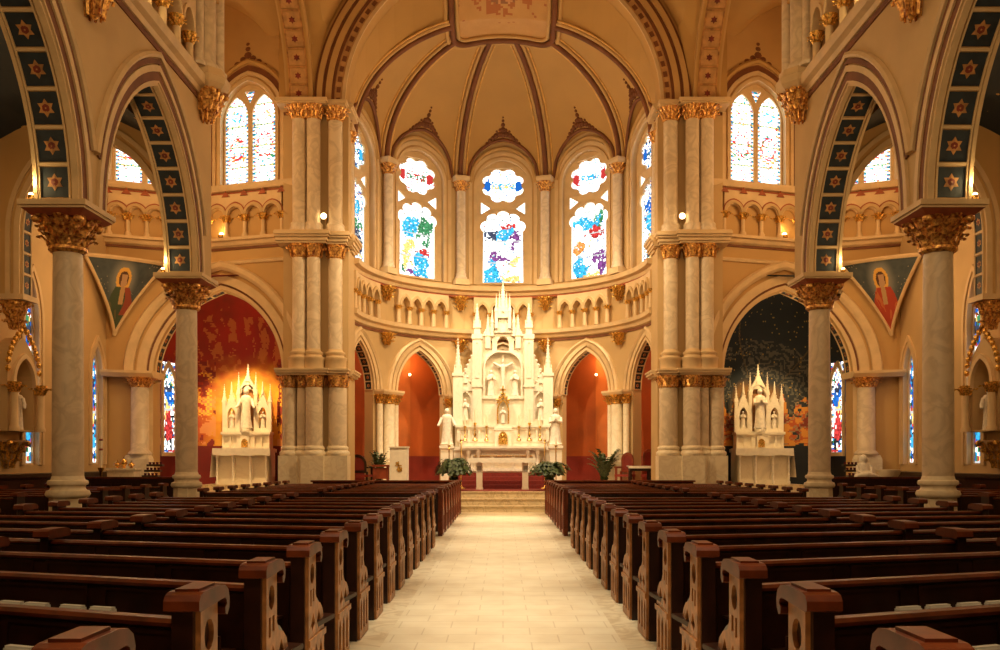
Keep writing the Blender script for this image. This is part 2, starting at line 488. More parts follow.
def archivolt(path, xf, name, parent, w=0.0, k=1.0, spring=None, d=-1):
    """moulded bands round an arch on the viewer's side (d = -1)"""
    o = []
    mb = MB(xf)
    mb.band(path, 0, .04*k, w, w+d*.03); mb.band(path, .20*k, .31*k, w, w+d*.05)
    o.append(mb.build(name, 'trim', parent, 35))
    mb = MB(xf); mb.band(path, .04*k, .20*k, w, w+d*.018); o.append(mb.build('russet_band', 'brown', o[0], 35))
    return o[0]

for s in (-1, 1):
    F = F_nave(s)
    mb = MB(F)
    ops = [(b, 2.2, 5.52, 5.52, 3.15) for b in BAY]+[(.875, 2.2, 5.52, 5.52, 3.15)]
    wall(mb, -6, 19.68, 5.52, 9.45, ops, 0, TW, n=14)
    W = struct(mb.build(f'wall_{SIDE[s]}_arcade', 'wall', None, 0), f'pointed arcade wall on marble columns, {SIDE[s]} of the nave', 'wall')
    for b in BAY[1:]:
        pa = arch(b, 2.2, 5.52, 3.15, 16)
        archivolt(pa, F, 'archivolt', W)
        hp = above(arch(b, 2.2+.31, 5.52, 3.15+.36, 16), 6.3)
        mb = MB(F); mb.band(hp, 0, .09, 0, -.035); mb.build('russet_band', 'brown', W, 35)
        hp = above(arch(b, 2.2+.42, 5.52, 3.15+.48, 16), 6.3)
        mb = MB(F); mb.sweep(hp, [(0, 0), (0, -.07), (.05, -.10), (.10, -.07), (.12, 0)]); mb.build('hood_moulding', 'trim', W, 35)
        soffit(pa, .16, .60, F, 15, 'painted_soffit', W)
        mb = MB(F); mb.band(pa, -.05, 0, .0, .10); mb.band(pa, -.05, 0, .64, .70); mb.build('arch_edge', 'trim', W, 35)
    # moulded string course under the gallery
    mb = MB(F)
    pr = [(9.38, 0), (9.38, -.07), (9.48, -.10), (9.53, -.20), (9.64, -.24), (9.70, -.24), (9.70, 0)]
    mb.loft([[(u, v, w) for v, w in pr] for u in (-6, 19.6)], 0); mb.build('string_course', 'trim', W, 30)
    mb = MB(F); mb.xf = lambda a, b, c: F(a, b, c); mb.loft([[(u, v, w) for v, w in ((9.27, 0), (9.27, -.03), (9.38, -.03), (9.38, 0))] for u in (-6, 19.6)])
    mb.build('russet_band', 'brown', W)
    # gallery wall set back above the ledge
    mb = MB(F); mb.poly([(-6, 9.3, TW), (19.68, 9.3, TW), (19.68, 13.5, TW), (-6, 13.5, TW)]); mb.poly([(-6, 9.3, .4), (19.2, 9.3, .4), (19.2, 11.4, .4), (-6, 11.4, .4)])
    mb.poly([(-6, 9.69, 0), (19.68, 9.69, 0), (19.68, 9.69, TW), (-6, 9.69, TW)])
    mb.poly([(19.68, 9.3, .15), (19.68, 13.5, .15), (19.68, 13.5, TW), (19.68, 9.3, TW)])
    mb.poly([(19.2, 9.3, .15), (19.2, 13.5, .15), (19.68, 13.5, .15), (19.68, 9.3, .15)])
    struct(mb.build(f'wall_{SIDE[s]}_gallery', 'wallup'), f'set-back wall behind the gallery columns, {SIDE[s]} side', 'wall')
    # gallery arcade (only its far end is in view)
    t = thing('gallery_arcade', f'little gallery arcade with gilt capitals high on the {SIDE[s]} nave wall', 'arcade', (s*XN, 18.0, 9.70), 'high gallery arcades')
    ys = [18.25-.72*i for i in range(6)]
    mb = MB(F); ops = [((a+b)/2, .27, 10.42, 10.42, .36) for a, b in zip(ys, ys[1:])]
    wall(mb, ys[-1]-.1, ys[0]+.1, 10.42, 11.4, ops, -.12, .2, n=8)
    g = mb.build('arcade_wall', 'trim', t)
    for o in ops:
        mb = MB(F); mb.band(arch(o[0], .27, 10.42, .36, 8), .0, .07, -.12, -.17); mb.build('arch_moulding', 'trim', g, 35)
    for y in ys:
        mb = MB(); x = s*(XN-.02)
        mb.lathe(x, y, [(.13, 9.70), (.13, 9.76), (.10, 9.80), (.085, 9.84), (.08, 10.22), (.09, 10.23)], 12)
        c = mb.build('colonnette', 'trim', t, 45)
        mb = MB(); mb.lathe(x, y, [(.085, 10.2), (.10, 10.22), (.09, 10.25), (.15, 10.38), (.16, 10.42)], 12); leafwork(mb, x, y, 10.25, 10.38, .08, .12, 8, 1, 0, .7)
        mb.build('capital', 'gold', c, 50)
    # corbel carrying the vault shaft over each column, and the shafts
    for i, y in ((2, CY[2]), (3, CY[3])):
        far = i == 3
        wh = 'at the crossing corner' if far else 'above the near marble column'
        x = s*(XN-.12); y -= .2
        corbel('gilt_corbel', x, y, 8.86 if far else 8.45, 9.52, .40, f'gilt leaf corbel {wh}, {SIDE[s]} side of the nave', 'leaf corbels under the vault shafts')
        t = thing('vault_shaft', f'clustered stone vault shaft {wh}, {SIDE[s]} side', 'column', (x, y, 9.4), 'vault shafts of the nave walls')
        mb = MB(); mb.lathe(x, y, [(.36, 9.48), (.48, 9.62), (.50, 9.76), (.44, 9.80), (.40, 9.95)], 8, ph=PI/8); mb.build('pedestal', 'trim', t)
        mb = MB(); mb.lathe(x, y-.10, [(.29, 9.92), (.31, 9.98), (.28, 10.04), (.25, 10.08), (.22, 10.13), (.22, 13.2)], 20); mb.build('shaft', 'shaft', t, 45)
        for e in (-1, 1):
            mb = MB(); mb.lathe(x+(-s*.20 if e > 0 else s*.05), y+(.20 if e > 0 else -.40), [(.16, 9.92), (.17, 9.99), (.12, 10.05), (.11, 10.12), (.11, 13.2)], 14); mb.build('thin_shaft', 'shaft', t, 45)
    # uplights on the abacus ledges
    for i, y in ((2, CY[2]), (3, CY[3])):
        t = thing('uplight', f'small glowing uplight on the ledge of the {"near" if i == 2 else "far"} column, {SIDE[s]} side', 'lamp', (s*(XN+.74), y-.47, 5.515), 'uplights on the column capitals')
        x = s*(XN+.74)
        mb = MB(); mb.lathe(x, y-.47, [(.04, 5.515), (.05, 5.53), (.05, 5.58), (.04, 5.585)], 12); mb.build('housing', 'brass', t)
        mb = MB(); mb.ball((x, y-.47, 5.595), (.04, .04, .03), 10, 5); mb.build('bulb', 'bulb', t, 60)

# ------------------------------------------------------------------ aisles
for s in (-1, 1):
    F = F_side(s)
    mb = MB(F)
    lanc = [(24.2, .30, 1.36, 3.9, .75), (20.85, .30, 1.36, 4.75, 1.1), (16.2, .45, 1.5, 4.3, 1.1), (11.2, .45, 1.5, 4.3, 1.1)]
    wall(mb, -6, 25.2, 0, 15.0, lanc, 0, .45, n=6)
    W = struct(mb.build(f'wall_{SIDE[s]}_aisle', 'wall'), f'cream outer wall of the {SIDE[s]} aisle with lancet windows', 'wall')
    mb = MB(F); mb.band([(-6, .25), (-6.001, .25)], 0, 0, 0, 0) if False else None
    mb.loft([[(u, v, w) for v, w in ((0, 0), (0, -.06), (1.0, -.06), (1.06, -.09), (1.14, -.09), (1.16, 0))] for u in (-6, 24.9)])
    struct(mb.build(f'trim_{SIDE[s]}_wainscot', 'wood'), f'dark wood wainscot along the {SIDE[s]} aisle wall', 'wainscot')
    for j, (uc, a, b, sp, ri) in enumerate(lanc[:2]):
        mb = MB(F)
        for n0, n1, w in ((0, .10, -.03), (.10, .2, -.06)): mb.band(arch(uc, a, sp, ri, 10, b), n0, n1, 0, w)
        mb.build('window_surround', 'trim', W, 35)
    mb = MB(F); mb.sweep([(-6, 8.16), (18.9, 8.16)], [(0, 0), (0, -.1), (.08, -.16), (.14, -.16), (.14, 0)]); mb.build('cornice', 'trim', W)
    # aisle vault, dark blue with gilt stars
    mb = MB(); n = 12
    rows = []
    for i in range(n+1):
        t = i/n; x = XN+TW+(XA-XN-TW)*t
        rows.append((s*x, 8.3+.75*sin(PI*t)))
    for (xa, za), (xb, zb) in zip(rows, rows[1:]): mb.poly([(xa, -6, za), (xb, -6, zb), (xb, 19.2, zb), (xa, 19.2, za)])
    c = struct(mb.build(f'ceiling_{SIDE[s]}_aisle', 'stars', None, 60), f'night-blue starred vault of the {SIDE[s]} aisle', 'ceiling')
    mb = MB()
    x0 = XN+TW
    for i in range(60):
        y = 4.2+i*.25
        mb.ball((s*(XA-.14), y, 8.44), (.05, .09, .07), 6, 4); mb.ball((s*(XA-.24), y+.12, 8.54), (.05, .07, .06), 6, 4)
    mb.build('gilt_scroll_border', 'gold', c, 60)
    # transverse arch from the far column to the aisle wall
    T = lambda u, v, w, s=s: (s*u, 19.0+w, v)
    mb = MB(T); op = (8.97, 1.58, 5.1, 6.45, 2.15)
    wall(mb, XN+TW, XA, 5.1, 11.2, [op], 0, .5, n=12)
    W2 = struct(mb.build(f'wall_{SIDE[s]}_aisle_arch', 'wallup'), f'transverse arch across the {SIDE[s]} aisle', 'wall')
    pa = arch(8.97, 1.58, 6.45, 2.15, 14, 5.1)
    soffit(pa, .1, .4, T, 18, 'painted_soffit', W2)
    mb = MB(T); mb.band(pa, 0, .12, 0, -.04); mb.band(pa, .2, .3, 0, -.05); mb.build('archivolt', 'trim', W2, 35)
    corbel('gilt_corbel', s*(XA-.50), 19.25, 4.35, 4.98, .27, f'gilt leaf corbel of the cross arch on the {SIDE[s]} aisle wall', 'leaf corbels on the aisle walls')
    mb = MB(); mb.box(s*(XA-.85), s*XA, 18.95, 19.55, 4.98, 5.1); mb.build('impost', 'trim', W2)
# ------------------------------------------------------------------ front walls of the transepts, side chapels
def rnd_mix(a, b, t): return tuple(x+(y-x)*t for x, y in zip(a, b))
def sm(a, b, x):
    t = max(0, min(1, (x-a)/(b-a))); return t*t*(3-2*t)
def hash2(i, j, k=0):
    return random.Random(i*7919+j*104729+k*31).random()
def vnoise(x, y, k=0):
    i, j = math.floor(x), math.floor(y); fx, fy = x-i, y-j
    fx = fx*fx*(3-2*fx); fy = fy*fy*(3-2*fy)
    return (hash2(i, j, k)*(1-fx)+hash2(i+1, j, k)*fx)*(1-fy)+(hash2(i, j+1, k)*(1-fx)+hash2(i+1, j+1, k)*fx)*fy
def fbm(x, y, k=0):
    return .5*vnoise(x, y, k)+.3*vnoise(2.1*x, 2.1*y, k+1)+.2*vnoise(4.3*x, 4.3*y, k+2)

WHITE = (2.1, 2.15, 2.05)
GLASS = {'b': (.02, .16, .62), 'c': (.06, .52, .88), 'r': (.66, .05, .045), 'g': (.07, .30, .12), 'y': (1.3, .85, .24), 'p': (.26, .075, .28), 'o': (1.0, .36, .09), 'd': (.06, .07, .12), 'k': (.035, .03, .03)}
def glass_col(seed, hw, v0, v1, fig, dark=0.0, border='bgry'):
    """pictorial lancet: white ground, coloured border, robed figures"""
    def f(u, v, i, j, rnd):
        t = (v-v0)/(v1-v0); x = u/hw
        if border and (abs(x) > .84 or t < .04):
            return GLASS[border[(j//2+(x > 0)) % len(border)]] if (j % 3) else WHITE
        if j % 19 == 0: return tuple(c*.35 for c in WHITE)
        wx, wt = 1.1*(fbm(x*2.2+seed, t*7, seed)-.5), .28*(fbm(x*2.2+seed, t*7, seed+9)-.5)
        x += wx; t += wt
        for (fx, fy, rx, ry, c) in fig:
            if ((x-fx)/rx)**2+((t-fy)/ry)**2 < 1:
                q = rnd.random()
                return tuple(k*(.5+1.1*q) for k in (GLASS[c] if q > .10 else WHITE))
        if rnd.random() < dark: return GLASS[rnd.choice('bdkrgybc')]
        q = .75+.5*rnd.random()
        return tuple(k*q for k in WHITE)
    return f
NWIN = [0]
def window(xf, uc, hw, v0, v1, w, colfn, plate, holes, label, w0=.12, nu=22, nv=70, seed=1, test=None):
    """stone tracery plate with a stained-glass sheet behind it"""
    NWIN[0] += 1
    mb = MB(xf); mb.prism(plate, w, w+w0, holes)
    o = mb.build(f'window_{NWIN[0]}', 'trim', None)
    struct(o, label, 'window')
    painted('stained_glass', lambda a, b: xf(uc+a, b, w+w0*.6), -hw, hw, nu, v0, v1, nv, colfn, M['glass'], o, test, .25, random.Random(seed))
    return o
def rect_lobe(uc, a, v0, sp, n=5):
    """lancet outline with a lobed (cusped) head"""
    pts = [(uc-a, v0), (uc-a, sp)]
    for k in range(n):
        t0 = PI-PI*k/n; t1 = PI-PI*(k+1)/n; tm = (t0+t1)/2
        cx, cy = uc+a*.80*cos(tm), sp+a*.72*sin(tm); r = a*.36
        for q in range(7):
            b = tm+1.25-2.5*q/6
            pts.append((cx+r*cos(b), cy+r*sin(b)*.9))
    pts += [(uc+a, sp), (uc+a, v0)]
    return pts
def rose(uc, vc, a, b, n=8):
    pts = []
    for k in range(n):
        tm = PI/n-2*PI*k/n
        cx, cy = uc+a*.74*cos(tm), vc+b*.74*sin(tm)
        for q in range(6):
            t = tm+1.25-2.5*q/5
            pts.append((cx+a*.30*cos(t), cy+b*.30*sin(t)))
    return pts

for s in (-1, 1):
    F = F_front(s); sd = SIDE[s]
    mb = MB(F)
    chap = (8.2, 1.92, 0.0, 3.95, 2.5)
    win1 = (7.35, .86, 9.41, 11.3, 1.1); win2 = (10.42, .80, 9.41, 11.3, 1.05)
    wall(mb, 5.3, 11.45, 0, 15.5, [chap, win1, win2], 0, .5, seg=.5, n=12)
    W = struct(mb.build(f'wall_front_{sd}', 'wallup', None, 25), f'arched wall round the {sd} side chapel', 'wall')
    # chapel arch
    pa = arch(8.2, 1.92, 3.95, 2.5, 16, FLZ)
    mb = MB(F); mb.band(pa, 0, .10, 0, -.04); mb.band(pa, .16, .40, 0, -.07); mb.build('archivolt', 'trim', W, 35)
    mb = MB(F); mb.band(pa, .10, .16, 0, -.015); mb.build('russet_band', 'brown', W, 35)
    hp = arch(8.2, 2.40, 3.95, 3.05, 16)
    mb = MB(F); mb.sweep(hp, [(0, 0), (0, -.09), (.08, -.16), (.2, -.16), (.26, -.07), (.26, 0)]); mb.build('hood_moulding', 'trim', W, 35)
    soffit(arch(8.2, 1.92, 3.95, 2.5, 16), .16, .46, F, 16, 'painted_soffit', W)
    # bands and string courses
    mb = MB(F)
    us = [5.3+.4*i for i in range(15)]+[11.3]
    def course(prof, name, mt, parent=W):
        mb = MB(F); mb.loft([[(u, v, w) for v, w in prof] for u in us]); return mb.build(name, mt, parent, 30)
    course([(7.15, 0), (7.15, -.05), (7.22, -.07), (7.26, 0)], 'string_course', 'trim')
    course([(7.62, 0), (7.68, -.10), (7.78, -.14), (7.80, -.22), (7.88, -.22), (7.88, 0)], 'string_course', 'trim')
    course([(7.56, 0), (7.56, -.03), (7.63, -.03), (7.63, 0)], 'russet_band', 'brown')
    course([(9.22, 0), (9.24, -.14), (9.34, -.2), (9.41, -.2), (9.41, 0)], 'string_course', 'trim')
    course([(9.12, 0), (9.12, -.04), (9.22, -.04), (9.22, 0)], 'stencilled_frieze', 'red')
    # windows
    for j, (uc, a, b, sp, ri) in enumerate((win1, win2)):
        plate = arch(uc, a+.05, sp, ri+.05, 12, b-.02)
        lw = a*.42; lx = a*.50
        holes = []
        for e in (-1, 1): holes.append(arch(uc+e*lx, lw, 11.45, .62, 8, b+.06)[::-1])
        holes.append([(uc-.17, sp+ri*.82), (uc+.17, sp+ri*.82), (uc, sp+ri*.50)])
        figs = [(-.5, .42, .30, .13, 'r' if s < 0 else 'r'), (.5, .40, .3, .12, 'r'), (-.5, .72, .2, .05, 'y'), (.5, .72, .2, .05, 'c'), (-.5, .30, .32, .04, 'g'), (.5, .3, .32, .04, 'o')]
        def cf(u, v, i, jj, rnd, a=a, b=b, figs=figs):
            x = u/a; t = (v-b)/2.9; y = abs(abs(x)-.5)/.42
            if jj % 16 == 0: return GLASS['y'] if i % 2 else GLASS['g']
            if y > .74: return (WHITE if (jj % 3 == 0) else GLASS['gbyrc'[(jj+i) % 5]])
            for (fx, fy, rx, ry, c) in figs:
                d = ((x-fx)/rx)**2+((t-fy)/ry)**2
                if .45 < d < 1 and rnd.random() < .5: return tuple(1.4*q for q in GLASS[c])
            if rnd.random() < .13: return tuple(1.5*q for q in GLASS[rnd.choice('cgyor')])
            return tuple(k*(.8+.5*rnd.random()) for k in WHITE)
        wn = window(F, uc, a, b, sp+ri, .22, cf, plate, holes,
               f'twin lancet window of pale stained glass {"next to the clustered pier" if j == 0 else "in the far corner behind the arcade"}, {sd} transept', .12, 34, 80, 11+j+(s > 0)*5)
        mb = MB(F)
        mb.band(arch(uc, a, sp, ri, 12, b), 0, .10, 0, -.05); mb.band(arch(uc, a, sp, ri, 12, b), .16, .26, 0, -.05)
        mb.build('window_surround', 'trim', wn, 35)
        hp = arch(uc, a+.40, sp, ri+.5, 12, 10.4)
        mb = MB(F); mb.sweep(hp, [(0, 0), (0, -.06), (.06, -.10), (.12, -.06), (.12, 0)]); mb.build('hood_moulding', 'vault', W, 35)
        mb = MB(F); mb.band(arch(uc, a+.26, sp, ri+.3, 12, b), 0, .14, 0, -.02); mb.build('russet_band', 'brown', W, 35)
        # stencilled fleuron over the hood
        mb = MB(F); z = sp+ri+.62
        for du, dv, r in ((0, .12, .10), (0, .30, .07), (0, .44, .05), (-.16, .02, .08), (.16, .02, .08), (-.34, -.10, .08), (.34, -.10, .08), (-.52, -.24, .07), (.52, -.24, .07), (-.68, -.40, .05), (.68, -.40, .05)):
            mb.ball((uc+du, z+dv, 0), (r*1.2, r, .02), 8, 4)
        mb.build('stencilled_fleuron', 'brown', W)
    # blind arcade
    for lo, hi, n, ds in ((6.27, 8.58, 4, 'beside the clustered pier'), (8.84, 11.2, 5, 'in the corner behind the nave arcade')):
        t = thing('blind_arcade', f'blind arcade of small round arches {ds}, {sd} transept', 'arcade', (s*(lo+hi)/2, yfront((lo+hi)/2), 7.88), 'blind arcades of the transept walls')
        p = (hi-lo)/n
        mb = MB(F); ops = [(lo+p*(i+.5), p*.36, 8.52, 8.52, p*.40) for i in range(n)]
        wall(mb, lo, hi, 8.52, 9.14, ops, -.14, 0, n=8); g = mb.build('arcade_wall', 'trim', t, 25)
        for i, o in enumerate(ops):
            mb = MB(F); mb.band(arch(o[0], o[1], 8.52, o[4], 8), .02, .10, -.14, -.19); mb.build('arch_moulding', 'wall', g, 35)
            mb = MB(F); mb.band(arch(o[0], o[1]+.10, 8.52, o[4]+.12, 8), 0, .035, -.14, -.155); mb.build('russet_band', 'red', g, 35)
        for i in range(n+1):
            u = lo+p*i; c = F(u, 0, -.08)
            mb = MB(); mb.lathe(c[0], c[1], [(.10, 7.88), (.10, 7.95), (.075, 7.99), (.06, 8.03), (.058, 8.36)], 10)
            k = mb.build('colonnette', 'trim', t, 45)
            mb = MB(); mb.lathe(c[0], c[1], [(.06, 8.34), (.075, 8.37), (.07, 8.4), (.11, 8.5), (.12, 8.53)], 10); leafwork(mb, c[0], c[1], 8.38, 8.5, .07, .10, 6, 1); mb.build('capital', 'gold', k, 50)
            mb = MB(F)
            z = 9.13
            mb.prism([(u-.12, 9.06), (u+.12, 9.06), (u+.02, 9.19), (u, 9.24), (u-.02, 9.19)], -.19, -.14); mb.build('painted_peak', 'red', g)
    # small lamp in the blind arcade
    x, y = F(8.15, 0, -.12)[:2]
    t = thing('niche_lamp', f'small gilt lamp glowing in the blind arcade, {sd} transept', 'lamp', (x, y, 7.88), 'niche lamps in the blind arcades')
    mb = MB(); mb.lathe(x, y, [(.05, 7.88), (.09, 7.92), (.09, 7.98), (.06, 8.0)], 10); mb.build('housing', 'brass', t)
    mb = MB(); mb.ball((x, y, 8.02), (.07, .05, .04), 8, 5); mb.build('bulb', 'bulb', t, 60)

    # pilaster at the outer foot of the chapel arch
    t = thing('chapel_pilaster', f'marble pilaster with gilt capital at the outer foot of the {sd} chapel arch', 'pilaster', (s*10.45, 25.0, 0), 'chapel arch pilasters')
    x, y = s*10.42, yfront(10.42)-.05
    mb = MB(); mb.box(x-.36, x+.36, y-.30, y+.05, 0, 1.5); mb.box(x-.36, x+.36, y-.30, y+.05, 1.5, 1.62, 0, .86, .86); mb.build('plinth', 'base', t)
    mb = MB(); mb.lathe(x, y-.05, [(.30, 1.6), (.33, 1.66), (.29, 1.72), (.25, 1.76), (.24, 3.6)], 20); mb.build('shaft', 'shaft', t, 45)
    mb = MB(); mb.lathe(x, y-.05, [(.24, 3.55), (.27, 3.58), (.25, 3.62), (.34, 3.84)], 16); leafwork(mb, x, y-.05, 3.62, 3.84, .25, .33, 12, 2); mb.build('capital', 'leaf', t, 55)
    mb = MB(F); mb.loft([[(u, v, w) for v, w in ((3.84, .45), (3.84, -.34), (3.95, -.42), (4.02, -.42), (4.02, .45))] for u in (10.0, 10.5, 11.0, 11.28)]); mb.build('impost', 'trim', t)

    # chapel niche with its mural
    cx, cy, R = 8.2, 26.0, 2.12
    def N(th, v):
        if v <= 4.7: r, z = R, v
        else:
            a = (v-4.7)/R; r, z = R*cos(a), 4.7+R*sin(a)*.98
        return (s*(cx+r*sin(th)), cy+r*cos(th)*.96, z)
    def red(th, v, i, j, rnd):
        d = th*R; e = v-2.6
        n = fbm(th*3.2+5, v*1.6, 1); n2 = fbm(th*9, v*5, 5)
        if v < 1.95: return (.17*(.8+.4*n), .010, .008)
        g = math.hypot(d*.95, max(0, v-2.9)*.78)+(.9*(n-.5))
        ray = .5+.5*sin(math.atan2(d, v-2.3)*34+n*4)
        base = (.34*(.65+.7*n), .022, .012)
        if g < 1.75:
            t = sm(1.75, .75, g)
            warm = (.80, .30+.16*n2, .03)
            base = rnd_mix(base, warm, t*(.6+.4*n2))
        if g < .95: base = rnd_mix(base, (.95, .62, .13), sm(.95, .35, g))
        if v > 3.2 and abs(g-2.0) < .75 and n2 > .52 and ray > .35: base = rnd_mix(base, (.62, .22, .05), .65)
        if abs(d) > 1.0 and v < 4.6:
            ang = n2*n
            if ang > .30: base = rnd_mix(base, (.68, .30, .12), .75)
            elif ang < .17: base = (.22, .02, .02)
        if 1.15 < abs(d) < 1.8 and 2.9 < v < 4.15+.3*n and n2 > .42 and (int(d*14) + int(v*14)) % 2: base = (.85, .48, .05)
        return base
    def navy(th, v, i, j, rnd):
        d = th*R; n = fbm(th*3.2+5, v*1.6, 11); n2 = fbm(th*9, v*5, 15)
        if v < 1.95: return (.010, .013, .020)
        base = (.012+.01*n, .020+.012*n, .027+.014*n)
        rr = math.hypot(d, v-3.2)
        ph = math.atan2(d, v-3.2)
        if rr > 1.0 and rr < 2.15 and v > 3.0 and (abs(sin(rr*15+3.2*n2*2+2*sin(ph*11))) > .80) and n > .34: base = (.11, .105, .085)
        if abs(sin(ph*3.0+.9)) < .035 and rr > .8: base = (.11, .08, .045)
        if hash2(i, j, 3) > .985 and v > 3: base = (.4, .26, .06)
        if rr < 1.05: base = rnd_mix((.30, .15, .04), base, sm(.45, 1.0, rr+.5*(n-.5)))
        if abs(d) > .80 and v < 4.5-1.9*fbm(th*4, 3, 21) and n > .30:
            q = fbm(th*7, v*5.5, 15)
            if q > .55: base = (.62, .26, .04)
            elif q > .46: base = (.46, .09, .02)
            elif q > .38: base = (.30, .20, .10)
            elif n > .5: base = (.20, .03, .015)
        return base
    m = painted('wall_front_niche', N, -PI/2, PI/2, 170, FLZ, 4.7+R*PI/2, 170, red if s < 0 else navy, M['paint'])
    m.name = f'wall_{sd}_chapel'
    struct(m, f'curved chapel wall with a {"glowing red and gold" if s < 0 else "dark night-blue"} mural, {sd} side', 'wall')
    mb = MB()
    for a in (-1, 1):
        xx = s*(cx+a*R); mb.poly([(xx, yfront(cx+a*1.9)+.05, FLZ), (xx, cy, FLZ), (xx, cy, 6.8), (xx, yfront(cx+a*1.9)+.05, 6.8)])
    mb.poly([(s*(cx-R), 25.0, 6.8), (s*(cx+R), 25.0, 6.8), (s*(cx+R), 28.3, 6.8), (s*(cx-R), 28.3, 6.8)])
    struct(mb.build(f'wall_{sd}_chapel_return', 'dado' if s < 0 else 'navy'), f'narrow side walls of the {sd} chapel', 'wall')
    # lancet at the outer side of the chapel
    th0 = 1.33
    G = lambda u, v, w: (s*(cx+(R-.06+w)*sin(th0+u/R)), cy+(R-.06+w)*cos(th0+u/R)*.96, v)
    plate = arch(0, .40, 3.75, .75, 10, 1.6)
    holes = [arch(0, .29, 3.72, .6, 8, 1.72)[::-1]]
    figs = [(0, .30, .6, .16, 'r'), (0, .60, .6, .10, 'b'), (.1, .48, .5, .07, 'y'), (0, .72, .7, .05, 'd'), (0, .17, .8, .05, 'k')]
    window(G, 0, .32, 1.65, 4.45, -.05, glass_col(5, .32, 1.65, 4.45, figs, .42, 'rbk'), plate, holes, f'tall lancet of figured stained glass at the outer side of the {sd} chapel', .06, 10, 40, 21+s)

# painted corner spandrels: sacred figures under the transept cornice
def spandrel(s):
    A, B, C = Vector((9.75, 25.12, 7.12)), Vector((11.22, 23.35, 7.0)), Vector((11.05, 24.72, 5.0))
    def P(a, b):
        top = A.lerp(B, a); mid = A.lerp(B, .5)
        k = (1-b)**1.35
        q = C.lerp(mid, 1-b)+(top-mid)*k
        q = q+Vector((-.35, -.35, 0))*(.25*(1-b)*4*a*(1-a))
        return (s*q.x, q.y, q.z)
    def colr(a, b, i, j, rnd):
        x, y = (a-.5)*2, b
        if s > 0: x = -x
        n = fbm(a*7, b*7, 41)
        base = rnd_mix((.030, .045, .055), (.10, .12, .12), n)
        if hash2(i, j, 8) > .985 and abs(x) > .5: base = (.35, .30, .2)
        xs = x*(1-b)**1.35*1.25
        d = math.hypot(xs-.02, (y-.26)*1.5)
        if d < .50: base = rnd_mix((.22, .22, .20), base, sm(.2, .5, d))
        if .15 < d < .23: base = (.75, .42, .08)
        elif d <= .15: base = (.50, .30, .16) if y > .2 and abs(xs) < .09 else (.10, .035, .015)
        if y > .36 and abs(xs) < .20+.16*math.sin(min(1, (y-.36)/.3)*PI/2)+(.05*n):
            if s < 0: base = (.30, .06, .03) if (xs < -.02+.1*sin(9*y) and y < .72) else (.05, .075, .035) if n > .42 else (.12, .10, .04)
            else: base = (.42, .05, .02) if n > .42 else (.52, .14, .04)
            if abs(xs) < .07 and y < .58: base = (.48, .30, .13)
        return base
    o = painted('spandrel_painting', P, 0, 1, 80, 0, .995, 80, colr, M['paint'])
    tag(o, 'painted spandrel of a haloed standing figure in red and green, left transept corner' if s < 0 else 'painted spandrel of a haloed figure in a red robe, right transept corner', 'painting', 'painted corner spandrels')
    mb = MB()
    for aa in (0, 1):
        mb.tube([P(aa, b/14*.99) for b in range(15)], .05, 6)
    mb.tube([P(a/8, 0) for a in range(9)], .06, 6)
    mb.build('moulded_frame', 'trim', o, 50)
for s in (-1, 1): spandrel(s)

# lancets of the aisle walls
for s in (-1, 1):
    F = F_side(s)
    for j, (uc, a, b, sp, ri) in enumerate([(24.2, .30, 1.36, 3.9, .75), (20.85, .30, 1.36, 4.75, 1.1)]):
        figs = [(0, .58, .75, .10, 'b'), (0, .40, .6, .08, 'y'), (-.1, .30, .6, .07, 'r'), (0, .70, .8, .04, 'k'), (.1, .2, .7, .06, 'c'), (0, .5, .5, .04, 'o')]
        window(F, uc, a, b, sp+ri, .10, glass_col(3, a, b, sp+ri, figs, .78, ''), arch(uc, a+.04, sp, ri+.04, 10, b-.02), [arch(uc, a*.84, sp, ri*.86, 8, b+.04)[::-1]],
               f'narrow stained-glass lancet of the {SIDE[s]} aisle wall {"beside the chapel pilaster" if j == 0 else "behind the wall shrine"}', .08, 8, 44, 31+j)
